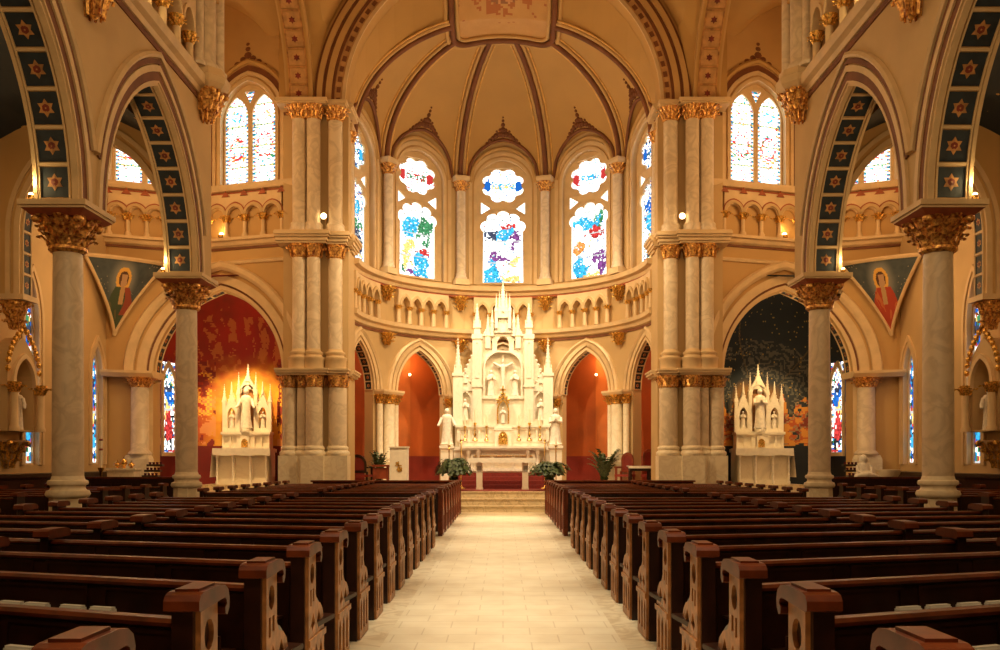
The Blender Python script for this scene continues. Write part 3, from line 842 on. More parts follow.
# ------------------------------------------------------------------ clustered piers
def pier(s):
    sd = SIDE[s]
    t = thing('clustered_pier', f'tall clustered marble pier on the {sd} of the sanctuary arch', 'pier', (s*5.2, 24.6, 0), 'clustered piers of the sanctuary arch')
    X = lambda x: s*x
    def box(mb, u0, u1, y0, y1, z0, z1, mi=0, tx=1, ty=1): mb.box(min(s*u0, s*u1), max(s*u0, s*u1), y0, y1, z0, z1, mi, tx, ty)
    mb = MB(); box(mb, 4.36, 6.2, 24.55, 25.6, 0, 11.2); mb.build('core', 'wall', t)
    LOW = [(6.0, 24.46, .19), (5.66, 24.44, .13), (5.28, 24.34, .24), (4.66, 24.50, .26)]
    MID = [(5.70, 24.34, .19), (5.30, 24.34, .19), (4.72, 24.50, .20)]
    # plinth
    mb = MB()
    for u, y, r in LOW:
        box(mb, u-r-.07, u+r+.07, y-r-.07, 24.7, 0, 1.60); box(mb, u-r-.09, u+r+.09, y-r-.09, 24.7, 0, .75)
    box(mb, 4.36, 6.2, 24.42, 24.7, 0, 1.60); mb.build('plinth', 'base', t)
    mb = MB()
    for u, y, r in LOW:
        mb.lathe(X(u), y, [(r+.07, 1.60), (r+.09, 1.64), (r+.085, 1.70), (r+.03, 1.75), (r+.05, 1.79), (r+.045, 1.84), (r, 1.88)], 20)
    mb.build('base_moulding', 'base', t, 45)
    for u, y, r in LOW:
        mb = MB(); mb.lathe(X(u), y, [(r, 1.86), (r, 3.62)], 20); c = mb.build('shaft', 'shaft', t, 45)
        mb = MB(); mb.lathe(X(u), y, [(r, 3.50), (r+.03, 3.53), (r, 3.56), (r+.05, 3.84)], 16); leafwork(mb, X(u), y, 3.58, 3.84, r+.02, r+.08, 7, 1, 0, .8); mb.build('capital', 'leaf', c, 55)
    def ledge(name, prof, e=0):
        mb = MB()
        for (z0, z1, o) in prof:
            box(mb, 4.95-o, 6.28+o*.3, 24.12-o, 24.75, z0, z1); box(mb, 4.42-o, 4.98, 24.28-o, 24.75, z0, z1); box(mb, 4.30-o, 4.6, 24.5, 25.6, z0, z1)
        return mb.build(name, 'trim', t)
    ledge('lower_cornice', [(3.84, 3.90, .04), (3.90, 3.97, .10), (3.97, 4.02, .13)])
    mb = MB()
    for u, y, r in MID:
        mb.lathe(X(u), y, [(r+.11, 4.02), (r+.11, 4.26), (r+.13, 4.28), (r+.13, 4.34), (r+.06, 4.37), (r+.05, 4.41), (r+.08, 4.44), (r+.08, 4.49), (r+.02, 4.52), (r, 4.58)], 20)
    mb.build('base_moulding', 'trim', t, 45)
    for u, y, r in MID:
        mb = MB(); mb.lathe(X(u), y, [(r, 4.5), (r, 7.3)], 20); c = mb.build('shaft', 'shaft', t, 45)
        mb = MB(); mb.lathe(X(u), y, [(r, 7.12), (r+.03, 7.15), (r, 7.18), (r+.07, 7.50)], 16); leafwork(mb, X(u), y, 7.2, 7.48, r+.02, r+.09, 7, 1, 0, .85); mb.build('capital', 'leaf', c, 55)
        mb = MB(); mb.lathe(X(u), y, [(r+.06, 7.84), (r+.08, 7.92), (r+.05, 8.0), (r+.06, 8.06), (r, 8.14), (r, 11.05)], 20); c = mb.build('upper_shaft', 'shaft', t, 45)
        mb = MB(); mb.lathe(X(u), y, [(r, 10.98), (r+.03, 11.02), (r, 11.06), (r+.10, 11.36)], 16); leafwork(mb, X(u), y, 11.06, 11.36, r, r+.10, 12, 2, 0, .9); mb.build('capital', 'leaf', c, 55)
    ledge('middle_cornice', [(7.50, 7.56, .04), (7.56, 7.66, .08), (7.66, 7.72, .13), (7.72, 7.80, .17), (7.80, 7.84, .12)])
    ledge('upper_abacus', [(11.36, 11.42, .03), (11.42, 11.52, .07)])
    # spot lamp on the middle cornice
    l = thing('spot_lamp', f'round white spot lamp on the {sd} sanctuary pier', 'lamp', (s*5.0, 24.05, 7.9), 'spot lamps on the sanctuary piers')
    mb = MB(); mb.tube([(s*5.0, 24.5, 8.28), (s*5.0, 24.28, 8.28)], [.05, .08], 10); mb.lathe(s*5.0, 24.48, [(.015, 7.83), (.015, 8.3)], 6); mb.build('bracket', 'trim', l)
    mb = MB(); mb.ball((s*5.0, 24.25, 8.28), (.085, .05, .085), 12, 8); mb.build('bulb', 'bulb', l, 60)
for s in (-1, 1): pier(s)

# ------------------------------------------------------------------ sanctuary arch and crossing
T = lambda u, v, w: (u, 24.45+w, v)
SP = 11.50
mb = MB(T); wall(mb, -6.3, 6.3, SP, 17.2, [(0, 4.42, SP, SP, 4.12)], 0, .7, n=24)
W = struct(mb.build('wall_sanctuary_arch', 'vault'), 'great round arch opening to the apse', 'wall')
pa = arch(0, 4.42, SP, 4.12, 28)
for n0, n1, mt, w in ((0, .10, 'trim', -.05), (.10, .32, 'coffer', -.02), (.32, .40, 'brown', -.05), (.40, .56, 'wallup', -.09), (.56, .66, 'brown', -.06), (.66, .80, 'wallup', -.12), (.80, .88, 'brown', -.05)):
    mb = MB(T); mb.band(pa, n0, n1, 0, w); mb.build('arch_moulding', mt, W, 35)
mb = MB(T); N = norms(pa)
L = arch(0, 4.63, SP, 4.33, 44)
for i in range(0, len(L)-1, 2):
    mb.band(L[i:i+2], -.055, .055, -.02, -.035)
mb.build('stencilled_dashes', 'brown', W)
def skew(y): return max(0, 24.45-y)/5.15*.95
for s in (-1, 1):
    sd = SIDE[s]
    C = lambda u, v, w, s=s: (s*(5.36+w+skew(u)), u, v)
    mb = MB(C); op = (21.85, 2.5, SP, SP, 4.3)
    wall(mb, 19.3, 24.45, SP, 17.2, [op], 0, .66, n=16)
    W = struct(mb.build(f'wall_{sd}_crossing_arch', 'vault'), f'pointed arch between the crossing and the {sd} transept', 'wall')
    pa = arch(21.85, 2.5, SP, 4.3, 18)
    soffit(pa, .10, .56, C, 22, 'painted_soffit', W, ('rose', 'coffer', 'rosered', 'rosered'), r=.10, inset=.06)
    for n0, n1, mt, w in ((0, .1, 'wallup', -.05), (.1, .18, 'brown', -.02), (.18, .36, 'wallup', -.09), (.36, .44, 'brown', -.03)):
        mb = MB(C); mb.band(pa, n0, n1, 0, w); mb.band(pa, n0, n1, .66, .66-w); mb.build('arch_moulding', mt, W, 35)
def vault_cell(name, x0, x1, y0, y1, zs, rx, ry, label, n=16, wp=lambda x, y: x):
    mb = MB(); cx, cy = (x0+x1)/2, (y0+y1)/2; ax, ay = (x1-x0)/2, (y1-y0)/2
    P = {}
    for i in range(n+1):
        for j in range(n+1):
            x, y = x0+(x1-x0)*i/n, y0+(y1-y0)*j/n
            h = max(arch_h(x-cx, ax, rx), arch_h(y-cy, ay, ry))
            mb.v.append((wp(x, y), y, zs+h)); P[i, j] = len(mb.v)-1
    for i in range(n):
        for j in range(n): mb.face((P[i, j], P[i+1, j], P[i+1, j+1], P[i, j+1]))
    return struct(mb.build(name, 'vault', None, 35, False), label, 'ceiling')
vault_cell('ceiling_crossing', -5.36, 5.36, 19.3, 24.45, SP, 5.4, 4.6, 'ochre vault over the crossing', 24, lambda x, y: x*(1+skew(y)/5.36))
for s in (-1, 1):
    a, b = sorted((s*6.02, s*11.3))
    vault_cell(f'ceiling_{SIDE[s]}_transept', a, b, 19.5, 25.45, SP, 3.4, 3.7, f'ochre vault over the {SIDE[s]} transept', 20, lambda x, y, s=s: s*(6.02+skew(y)+(abs(x)-6.02)*(5.28-skew(y))/5.28))
mb = MB(); n = 16
for i in range(n):
    a, b = PI*i/n, PI*(i+1)/n
    mb.poly([(7.5*cos(a), -6, 12+4.5*sin(a)), (7.5*cos(b), -6, 12+4.5*sin(b)), (7.5*cos(b), 19.3, 12+4.5*sin(b)), (7.5*cos(a), 19.3, 12+4.5*sin(a))])
struct(mb.build('ceiling_nave', 'vault', None, 60), 'vault over the nave', 'ceiling')
mb = MB(lambda u, v, w: (u, 19.3+w, v)); wall(mb, -7.6, 7.6, 11.2, 17.2, [(0, 6.45, 11.2, 12.4, 4.4)], 0, .2, n=18)
struct(mb.build('wall_nave_arch', 'vault'), 'arch between the nave and the crossing', 'wall')
mb = MB(); mb.box(-12, 12, -6.3, -6, 0, 17)
struct(mb.build('wall_back', 'wall'), 'back wall of the nave behind the viewer', 'wall')

# ------------------------------------------------------------------ apse
TH = math.radians(38.5)
BU = TH*RA                                   # bay width along the wall
UE = RA*PI/2+.02
def bay_u(k): return k*BU
DS = 11.10
mb = MB(F_apse)
garch = [(bay_u(k), .92, 0.0, 3.70, 1.44) for k in (-2, -1, 0, 1, 2)]
awin = [(bay_u(k), .92, 7.52, 10.84, .96) for k in (-2, -1, 0, 1, 2)]
wall(mb, -UE-.1, UE+.1, 0, 12.9, garch+awin, 0, .32, seg=.35, n=9)
WA = struct(mb.build('wall_apse', 'wall', None, 25), 'curved apse wall with pointed arches below and windows above', 'wall')
mb = MB()
for s in (-1, 1): mb.poly([(s*4.5, 24.9, 0), (s*4.5, 25.55, 0), (s*4.5, 25.55, 13), (s*4.5, 24.9, 13)])
mb.build('wall_return', 'wall', WA)
uu = [-UE+2*UE*i/72 for i in range(73)]
def ring(prof, name, mt):
    mb = MB(F_apse); mb.loft([[(u, v, w) for v, w in prof] for u in uu]); return mb.build(name, mt, WA, 35)
ring([(5.62, 0), (5.66, -.08), (5.76, -.12), (5.80, -.22), (5.92, -.24), (5.94, 0)], 'string_course', 'trim')
ring([(5.54, 0), (5.54, -.03), (5.62, -.03), (5.62, 0)], 'russet_band', 'brown')
ring([(7.10, 0), (7.12, -.10), (7.22, -.14), (7.26, -.28), (7.40, -.30), (7.42, 0)], 'string_course', 'trim')
ring([(7.03, 0), (7.03, -.13), (7.10, -.13), (7.10, 0)], 'russet_band', 'red')
names5 = {-2: 'far left, seen edge-on', -1: 'left of the altar', 0: 'behind the high altar', 1: 'right of the altar', 2: 'far right, seen edge-on'}
figsets = {
 -2: [(0, .25, .7, .2, 'd'), (.2, .5, .6, .12, 'g'), (-.2, .4, .5, .1, 'b'), (0, .7, .8, .08, 'c'), (0, .1, .7, .06, 'y')],
 -1: [(-.45, .30, .34, .24, 'y'), (.42, .20, .34, .20, 'c'), (.50, .66, .42, .16, 'g'), (-.35, .70, .45, .12, 'c'), (.1, .08, .5, .05, 'p'), (.5, .4, .3, .06, 'r'), (-.6, .12, .3, .06, 'g')],
 0: [(-.42, .15, .34, .16, 'c'), (.35, .09, .45, .06, 'y'), (-.25, .34, .55, .07, 'p'), (.1, .66, .45, .08, 'c'), (-.5, .72, .35, .08, 'd'), (.6, .6, .3, .12, 'p'), (.3, .78, .4, .05, 'r'), (.55, .3, .3, .08, 'y')],
 1: [(-.62, .15, .32, .16, 'c'), (.55, .2, .34, .2, 'p'), (-.55, .42, .35, .10, 'o'), (.3, .62, .5, .08, 'r'), (-.1, .76, .6, .07, 'c'), (.5, .74, .3, .1, 'g'), (0, .07, .7, .05, 'y')],
 2: [(0, .2, .6, .16, 'y'), (-.2, .5, .6, .14, 'c'), (.2, .4, .5, .1, 'd'), (0, .7, .8, .08, 'b'), (0, .1, .7, .06, 'd')]}
for k in (-2, -1, 0, 1, 2):
    uc = bay_u(k); n5 = names5[k]
    plate = arch(uc, .97, 10.84, 1.01, 14, 7.50)
    holes = [rect_lobe(uc, .68, 7.62, 9.40)[::-1], rose(uc, 10.98, .70, .58, 8)]
    for e in (-1, 1):
        holes.append([(uc+e*.74, 9.98), (uc+e*.74, 10.40), (uc+e*.42, 10.19)])
    f0 = glass_col(40+k, .70, 7.6, 10.1, figsets[k], .05 if abs(k) < 2 else .5, '')
    rc = {'-1': 'rrgr', '0': 'bycb', '1': 'rccr'}.get(str(k), 'bcdc')
    def cf(u, v, i, j, rnd, f0=f0, rc=rc):
        if v > 10.38:
            x = u/.7; y = (v-10.98)/.58
            if ((abs(x)-.74)/.17)**2+(y/.32)**2 < 1: return GLASS[rc[0]] if x < 0 else GLASS[rc[3]]
            if abs(x) < .5 and abs(y) < .16 and rnd.random() < .6: return GLASS[rc[1]] if rnd.random() < .5 else GLASS[rc[2]]
            if rnd.random() < .10: return GLASS[rc[int(rnd.random()*4)]]
            if abs(k) == 2 and rnd.random() < .35: return GLASS[rnd.choice('dbk')]
            return tuple(q*(.8+.4*rnd.random()) for q in WHITE)
        if abs(u) > .62: return tuple(q*(.8+.3*rnd.random()) for q in WHITE)
        return f0(u, v, i, j, rnd)
    wn = window(F_apse, uc, .78, 7.55, 11.9, .14, cf, plate, holes, f'tall apse window with a lobed rose over a pictorial lancet, {n5}', .10, 34, 110, 60+k)
    mb = MB(F_apse)
    pa = arch(uc, .92, 10.84, .96, 14, 7.52)
    mb.band(pa, 0, .10, 0, -.06); mb.band(pa, .16, .28, 0, -.05); mb.build('window_surround', 'trim', wn, 35)
    mb = MB(F_apse); mb.band(pa, .10, .16, 0, -.02); mb.build('russet_band', 'wallup', wn, 35)
    # pointed arch at the foot of the bay
    if True:
        pa = arch(uc, .92, 3.70, 1.44, 14, FLZ)
        mb = MB(F_apse); mb.band(above(pa, 3.6), 0, .08, 0, -.05); mb.band(above(pa, 3.6), .14, .28, 0, -.06)
        mb.build('archivolt', 'trim', WA, 35)
        hp = arch(uc, 1.24, 3.70, 1.72, 14)
        mb = MB(F_apse); mb.sweep(hp, [(0, 0), (0, -.07), (.06, -.12), (.12, -.07), (.13, 0)]); mb.build('hood_moulding', 'trim', WA, 35)
        if k != 0: soffit(arch(uc, .92, 3.70, 1.44, 12), .05, .27, F_apse, 14, 'painted_soffit', WA, inset=.03)
    # blind balustrade
    t = thing('blind_balustrade', f'gilt blind balustrade of narrow arches under the window {n5}', 'arcade', F_apse(uc, 5.94, 0), 'blind balustrades of the apse')
    n = 4; hw = .98; p = 2*hw/n
    ops = [(uc-hw+p*(i+.5), p*.38, 6.50, 6.50, p*.62) for i in range(n)]
    mb = MB(F_apse); wall(mb, uc-hw-.06, uc+hw+.06, 6.50, 7.04, ops, -.20, 0, seg=.3, n=7); g = mb.build('arcade_wall', 'trim', t, 25)
    for o in ops:
        mb = MB(F_apse); mb.band(arch(o[0], o[1], 6.50, o[4], 7), .0, .085, -.20, -.26); mb.build('arch_moulding', 'wall', g, 35)
    for i in range(n+1):
        c = F_apse(uc-hw+p*i, 0, -.15)
        mb = MB(); mb.lathe(c[0], c[1], [(.08, 5.94), (.08, 6.0), (.075, 6.04), (.068, 6.40), (.072, 6.42)], 8); kk = mb.build('colonnette', 'trim', t, 45)
        mb = MB(); mb.lathe(c[0], c[1], [(.068, 6.38), (.072, 6.40), (.10, 6.48), (.11, 6.51)], 8); leafwork(mb, c[0], c[1], 6.40, 6.49, .06, .08, 6, 1, 0, .6); mb.build('capital', 'gold', kk, 50)

# wall shafts, corbels and column groups between the bays
for i, th in enumerate((-90, -57.75, -19.25, 19.25, 57.75, 90)):
    t0 = math.radians(th); u = t0*RA; sd = 'left' if th < 0 else 'right'
    wh = {90: 'beside the sanctuary pier', 57.75: 'between the two outer windows', 19.25: 'beside the middle window'}[abs(th)]
    if abs(th) > 80: FA = lambda uu, z, w, th=th: ((4.5+w)*(1 if th > 0 else -1), 25.12+(uu-u)*(-1 if th > 0 else 1), z)
    else: FA = F_apse
    c = FA(u, 0, -.16 if abs(th) < 80 else -.04)
    t = thing('apse_wall_shaft', f'slender stone shaft {wh}, {sd} half of the apse', 'column', (c[0], c[1], 7.42), 'stone shafts between the apse windows')
    mb = MB(FA)
    mb.loft([[(a, 7.42, b) for a, b in ((u-.27, 0), (u-.27, -.36 if abs(th) < 80 else -.2), (u+.27, -.36 if abs(th) < 80 else -.2), (u+.27, 0))], [(a, 7.62, b) for a, b in ((u-.25, 0), (u-.25, -.34 if abs(th) < 80 else -.2), (u+.25, -.34 if abs(th) < 80 else -.2), (u+.25, 0))]]); mb.build('pedestal', 'trim', t)
    mb = MB(); mb.lathe(c[0], c[1], [(.20, 7.62), (.21, 7.68), (.17, 7.74), (.18, 7.8), (.155, 7.86), (.15, 10.65)], 18); mb.build('shaft', 'shaft', t, 45)
    mb = MB(); mb.lathe(c[0], c[1], [(.15, 10.60), (.18, 10.63), (.155, 10.66), (.22, 10.94)], 14); leafwork(mb, c[0], c[1], 10.67, 10.93, .16, .22, 8, 2, 0, .8); mb.build('capital', 'leaf', t, 55)
    kd = -.40 if abs(th) < 80 else -.22
    mb = MB(FA); mb.loft([[(u+a, z, b) for a, b in ((-.30*q, 0), (-.30*q, kd*q), (.30*q, kd*q), (.30*q, 0))] for z, q in ((10.94, .85), (11.02, .95), (11.10, .95))]); mb.build('abacus', 'trim', t)
    c = F_apse(u, 0, -.13)
    if abs(th) < 80:
        corbel('gilt_corbel', c[0], c[1], 6.58, 7.05, .19, f'gilt corbel under the window shaft {wh}, {sd} half of the apse', 'upper corbels of the apse', mt='gold')
        mb = MB(F_apse); mb.box(u-.30, u+.30, 0, 0, 0, 0)
        corbel('gilt_corbel', c[0], c[1], 5.16, 5.56, .19, f'gilt corbel below the balustrade, shaft {wh}, {sd} half of the apse', 'lower corbels of the apse', mt='gold')
    # columns at the foot
    if abs(th) < 80:
        t = thing('apse_column_group', f'gilt-capped marble columns at the apse foot, {wh.replace("window", "arch")}, {sd} half', 'columns', F_apse(u, 0, -.2), 'column groups of the apse arches')
        mb = MB(F_apse); 
        for z0, z1, o in ((FLZ, 1.25, .06), (1.25, 1.35, .03)): mb.loft([[(a, z, b) for a, b in ((u-.50-o, 0), (u-.50-o, -.30-o), (u+.50+o, -.30-o), (u+.50+o, 0))] for z in (z0, z1)])
        mb.build('plinth', 'base', t)
        for d, r in ((-.40, .10), (0, .20), (.40, .10)):
            c = F_apse(u+d, 0, -.17 if d == 0 else -.12)
            mb = MB(); mb.lathe(c[0], c[1], [(r+.07, 1.35), (r+.08, 1.42), (r+.03, 1.48), (r+.04, 1.54), (r, 1.6), (r, 3.34)], 18); k = mb.build('shaft', 'base', t, 45)
            mb = MB(); mb.lathe(c[0], c[1], [(r, 3.26), (r+.03, 3.29), (r, 3.32), (r+.06, 3.56)], 14); leafwork(mb, c[0], c[1], 3.33, 3.56, r, r+.07, 8, 2, 0, .8); mb.build('capital', 'gold', k, 55)
        mb = MB(F_apse); mb.loft([[(a, z, b) for a, b in ((u-.52-o, .3), (u-.52-o, -.36-o), (u+.52+o, -.36-o), (u+.52+o, .3))] for z, o in ((3.56, 0), (3.64, .04), (3.70, .04))]); mb.build('impost', 'trim', t)

# passage behind the apse arches
mb = MB(F_amb(5.9)); n = 60
for i in range(n):
    a, b = -1.75+3.5*i/n, -1.75+3.5*(i+1)/n
    mb.poly([(a, 1.62, 0), (b, 1.62, 0), (b, 5.6, 0), (a, 5.6, 0)])
struct(mb.build('wall_passage', 'ambul', None, 60), 'burnt orange wall of the passage behind the apse', 'wall')
mb = MB(F_amb(5.88))
for i in range(n):
    a, b = -1.75+3.5*i/n, -1.75+3.5*(i+1)/n
    mb.poly([(a, FLZ, 0), (b, FLZ, 0), (b, 1.62, 0), (a, 1.62, 0)])
struct(mb.build('trim_passage_dado', 'dado', None, 60), 'deep red dado of the passage wall', 'dado')
mb = MB()
for i in range(n):
    a, b = -1.75+3.5*i/n, -1.75+3.5*(i+1)/n
    mb.poly([F_amb(4.95)(a, 5.6, 0), F_amb(4.95)(b, 5.6, 0), F_amb(5.9)(b, 5.6, 0), F_amb(5.9)(a, 5.6, 0)])
struct(mb.build('ceiling_passage', 'ambul', None, 60), 'ceiling of the passage behind the apse', 'ceiling')
for s in (-1, 1):
    mb = MB(F_amb(5.86)); a0, a1 = s*.585, s*.80
    for i in range(6):
        a, b = a0+(a1-a0)*i/6, a0+(a1-a0)*(i+1)/6
        mb.poly([(a, 1.62, 0), (b, 1.62, 0), (b, 5.3, 0), (a, 5.3, 0)])
    struct(mb.build(f'trim_{SIDE[s]}_passage_panel', 'panelred', None, 60), f'lighter rust panel on the passage wall, {SIDE[s]} of the altar', 'wall panel')
    l = thing('passage_lamp', f'small round lamp glowing high in the passage arch, {SIDE[s]} of the altar', 'lamp', F_amb(5.8)(s*.60, 4.0, 0), 'passage lamps')
    c = F_amb(5.74)(s*.60, 4.45, 0)
    mb = MB(); mb.ball(c, (.045, .045, .045), 10, 6); mb.build('globe', 'bulb', l, 60)
    d = F_amb(5.88)(s*.60, 4.45, 0); mb = MB(); mb.tube([d, c], .03, 6); mb.build('bracket', 'brass', l)

# dome of the apse, cut by the window lunettes
def lun(u):
    """height above the dome spring at which the lunette arch cuts the dome"""
    k = round(u/BU); du = u-k*BU
    return arch_h(du, 1.25, 1.32) if abs(k) <= 2 else 0.0
CYD, RZ = 26.0, 3.6                          # crown point and rise of the apse vault
def dome(th, e):
    """e = elevation angle"""
    c = cos(e); return (RA*sin(th)*c, CYD+(YA+RA*cos(th)-CYD)*c, DS+RZ*sin(e))
def front_line(a): return (4.42*cos(a), 24.9, SP+arch_h(4.42*cos(a), 4.42, 4.12))
mb = MB(); nt, ne = 120, 22
G = []
for i in range(nt+1):
    th = -PI/2+PI*i/nt
    e0 = math.asin(min(.99, lun(th*RA)/RZ))
    G.append([dome(th, e0+(PI/2-e0)*j/ne) for j in range(ne+1)])
for A, B in zip(G, G[1:]):
    for j in range(ne): mb.poly([A[j], B[j], B[j+1], A[j+1]])
for i, (A, B) in enumerate(zip(G, G[1:])):           # lunette undersides back to the drum
    ta, tb = -PI/2+PI*i/nt, -PI/2+PI*(i+1)/nt
    if A[0][2] > DS+.02 or B[0][2] > DS+.02:
        mb.poly([A[0], B[0], (4.52*sin(tb), YA+4.52*cos(tb), B[0][2]), (4.52*sin(ta), YA+4.52*cos(ta), A[0][2])])
for i in range(20):                                   # short barrel between dome and arch
    a, b = PI*i/20, PI*(i+1)/20
    fa, fb = front_line(a), front_line(b); mb.poly([dome(PI/2 if cos(a) > 0 else -PI/2, min(a, PI-a)), dome(PI/2 if cos(b) > 1e-9 else -PI/2, min(b, PI-b)), fb, fa])
D = struct(mb.build('ceiling_apse_dome', 'vault', None, 40, True), 'ribbed ochre half dome over the apse', 'ceiling')
# lunette hoods and stencils
for k in (-2, -1, 0, 1, 2):
    P = []
    for i in range(25):
        du = -1.25+2.5*i/24; u = bay_u(k)+du; h = arch_h(du, 1.25, 1.32); e = math.asin(h/RZ)
        q = dome(u/RA, e); P.append((q[0]*.995, YA+(q[1]-YA)*.995, q[2]-.01))
    mb = MB(); mb.tube(P, .055, 8); mb.build('lunette_hood', 'brown', D, 60)
    P2 = [F_apse(bay_u(k)-1.14+2.28*i/24, DS-.1+arch_h(-1.14+2.28*i/24, 1.14, 1.22), -.03) for i in range(25)]
    mb = MB(); mb.tube(P2, .07, 8); mb.build('lunette_moulding', 'wallup', D, 60)
    mb = MB()
    for du, dv, r in ((0, 1.48, .10), (0, 1.62, .08), (0, 1.75, .065), (0, 1.86, .045), (0, 1.95, .03), (-.14, 1.48, .085), (.14, 1.48, .085), (-.10, 1.60, .06), (.10, 1.60, .06), (-.27, 1.44, .08), (.27, 1.44, .08), (-.38, 1.37, .07), (.38, 1.37, .07), (-.50, 1.29, .065), (.50, 1.29, .065), (-.61, 1.20, .05), (.61, 1.20, .05), (-.24, 1.56, .04), (.24, 1.56, .04)):
        e = math.asin(dv/RZ); th = (bay_u(k)+du/cos(e)*.9)/RA
        q = dome(th, e); mb.ball((q[0]*.997, YA+(q[1]-YA)*.997, q[2]-.01), (r*1.1, r*.7, r*1.2), 8, 4)
    mb.build('stencilled_fleuron', 'brown', D)
# ribs
PX, PY0, PY1, PR = 1.52, 25.0, 26.98, .45
def in_panel(x, y):
    x = abs(x); hx = PX; cy1 = PY1
    if x > hx or y > cy1: return False
    if x > hx-PR and y > cy1-PR: return (x-hx+PR)**2+(y-cy1+PR)**2 < PR*PR
    return True
for th in (-86, -57.75, -19.25, 19.25, 57.75, 86):
    t = math.radians(th); P = []
    for j in range(40):
        e = (PI/2)*j/39; q = dome(t, e)
        if in_panel(q[0], q[1]): break
        P.append(Vector((q[0], q[1], q[2])))
    c = Vector((0, CYD, DS))
    side = Vector((cos(t), -sin(t), 0))
    for off, r, lift, mt in ((0, .085, .10, 'brown'), (-.13, .06, .04, 'wallup'), (.13, .06, .04, 'wallup'), (-.24, .03, .02, 'giltline'), (.24, .03, .02, 'giltline')):
        mb = MB(); mb.tube([tuple(q+side*off+(c-q).normalized()*lift) for q in P], r, 7); mb.build('dome_rib', mt, D, 60)
# crown panel with its painted sacred emblem
def crown(x, y, d=.05):
    yl = CYD-.5*abs(x)/RA
    if y >= yl:
        dx, dy = x, y-CYD; l = math.hypot(dx, dy)
        if l < 1e-6: return (x, y, DS+RZ-d)
        ux, uy = dx/l, dy/l; oy = CYD-YA              # distance from the crown point to the wall circle
        q = -oy*uy+sqrt(max(0, (oy*uy)**2-oy*oy+RA*RA)); c = min(1, l/q)
        return (x, y, DS+RZ*sqrt(1-c*c)-d)
    z0 = DS+RZ*sqrt(max(0, 1-(x/RA)**2)); z1 = SP+arch_h(x, 4.42, 4.12)
    return (x, y, z0+(z1-z0)*(yl-y)/(yl-24.9)-d)
path = []
for i in range(7): path.append((-PX, PY0+(PY1-PR-PY0)*i/6))
for i in range(1, 9): a = PI-PI/2*i/8; path.append((-PX+PR+PR*cos(a), PY1-PR+PR*sin(a)))
for i in range(1, 7): path.append((-PX+PR+(2*PX-2*PR)*i/6, PY1))
for i in range(1, 9): a = PI/2-PI/2*i/8; path.append((PX-PR+PR*cos(a), PY1-PR+PR*sin(a)))
for i in range(1, 7): path.append((PX, PY1-PR-(PY1-PR-PY0)*i/6))
for off, r, d, mt in ((0, .09, .10, 'brown'), (-.16, .06, .08, 'wallup'), (.17, .06, .06, 'wallup')):
    mb = MB(); N = norms(path)
    mb.tube([crown(q[0]+k[0]*off, q[1]+k[1]*off, d) for q, k in zip(path, N)], r, 8); mb.build('crown_frame', mt, D, 60)
def pc(a, b, i, j, rnd):
    x, y = a/PX, (b-25.35)
    n = fbm(a*5, b*5, 77)
    base = rnd_mix((.58, .33, .12), (.50, .27, .09), n)
    d = math.hypot(a*.8, y*1.3)
    if d < .75 and n > .46: base = (.42, .14, .04)
    if d < .42: base = (.60, .32, .14) if n > .5 else (.30, .13, .06)
    if .9 < d < 1.25 and hash2(i, j, 5) > .97: base = (.40, .14, .05)
    return base
painted('crown_painting', lambda a, b: crown(a, b, .04), -PX+.1, PX-.1, 40, PY0, PY1-.08, 40, pc, M['paint'], D, lambda a, b: in_panel(a*1.04, b+.05))
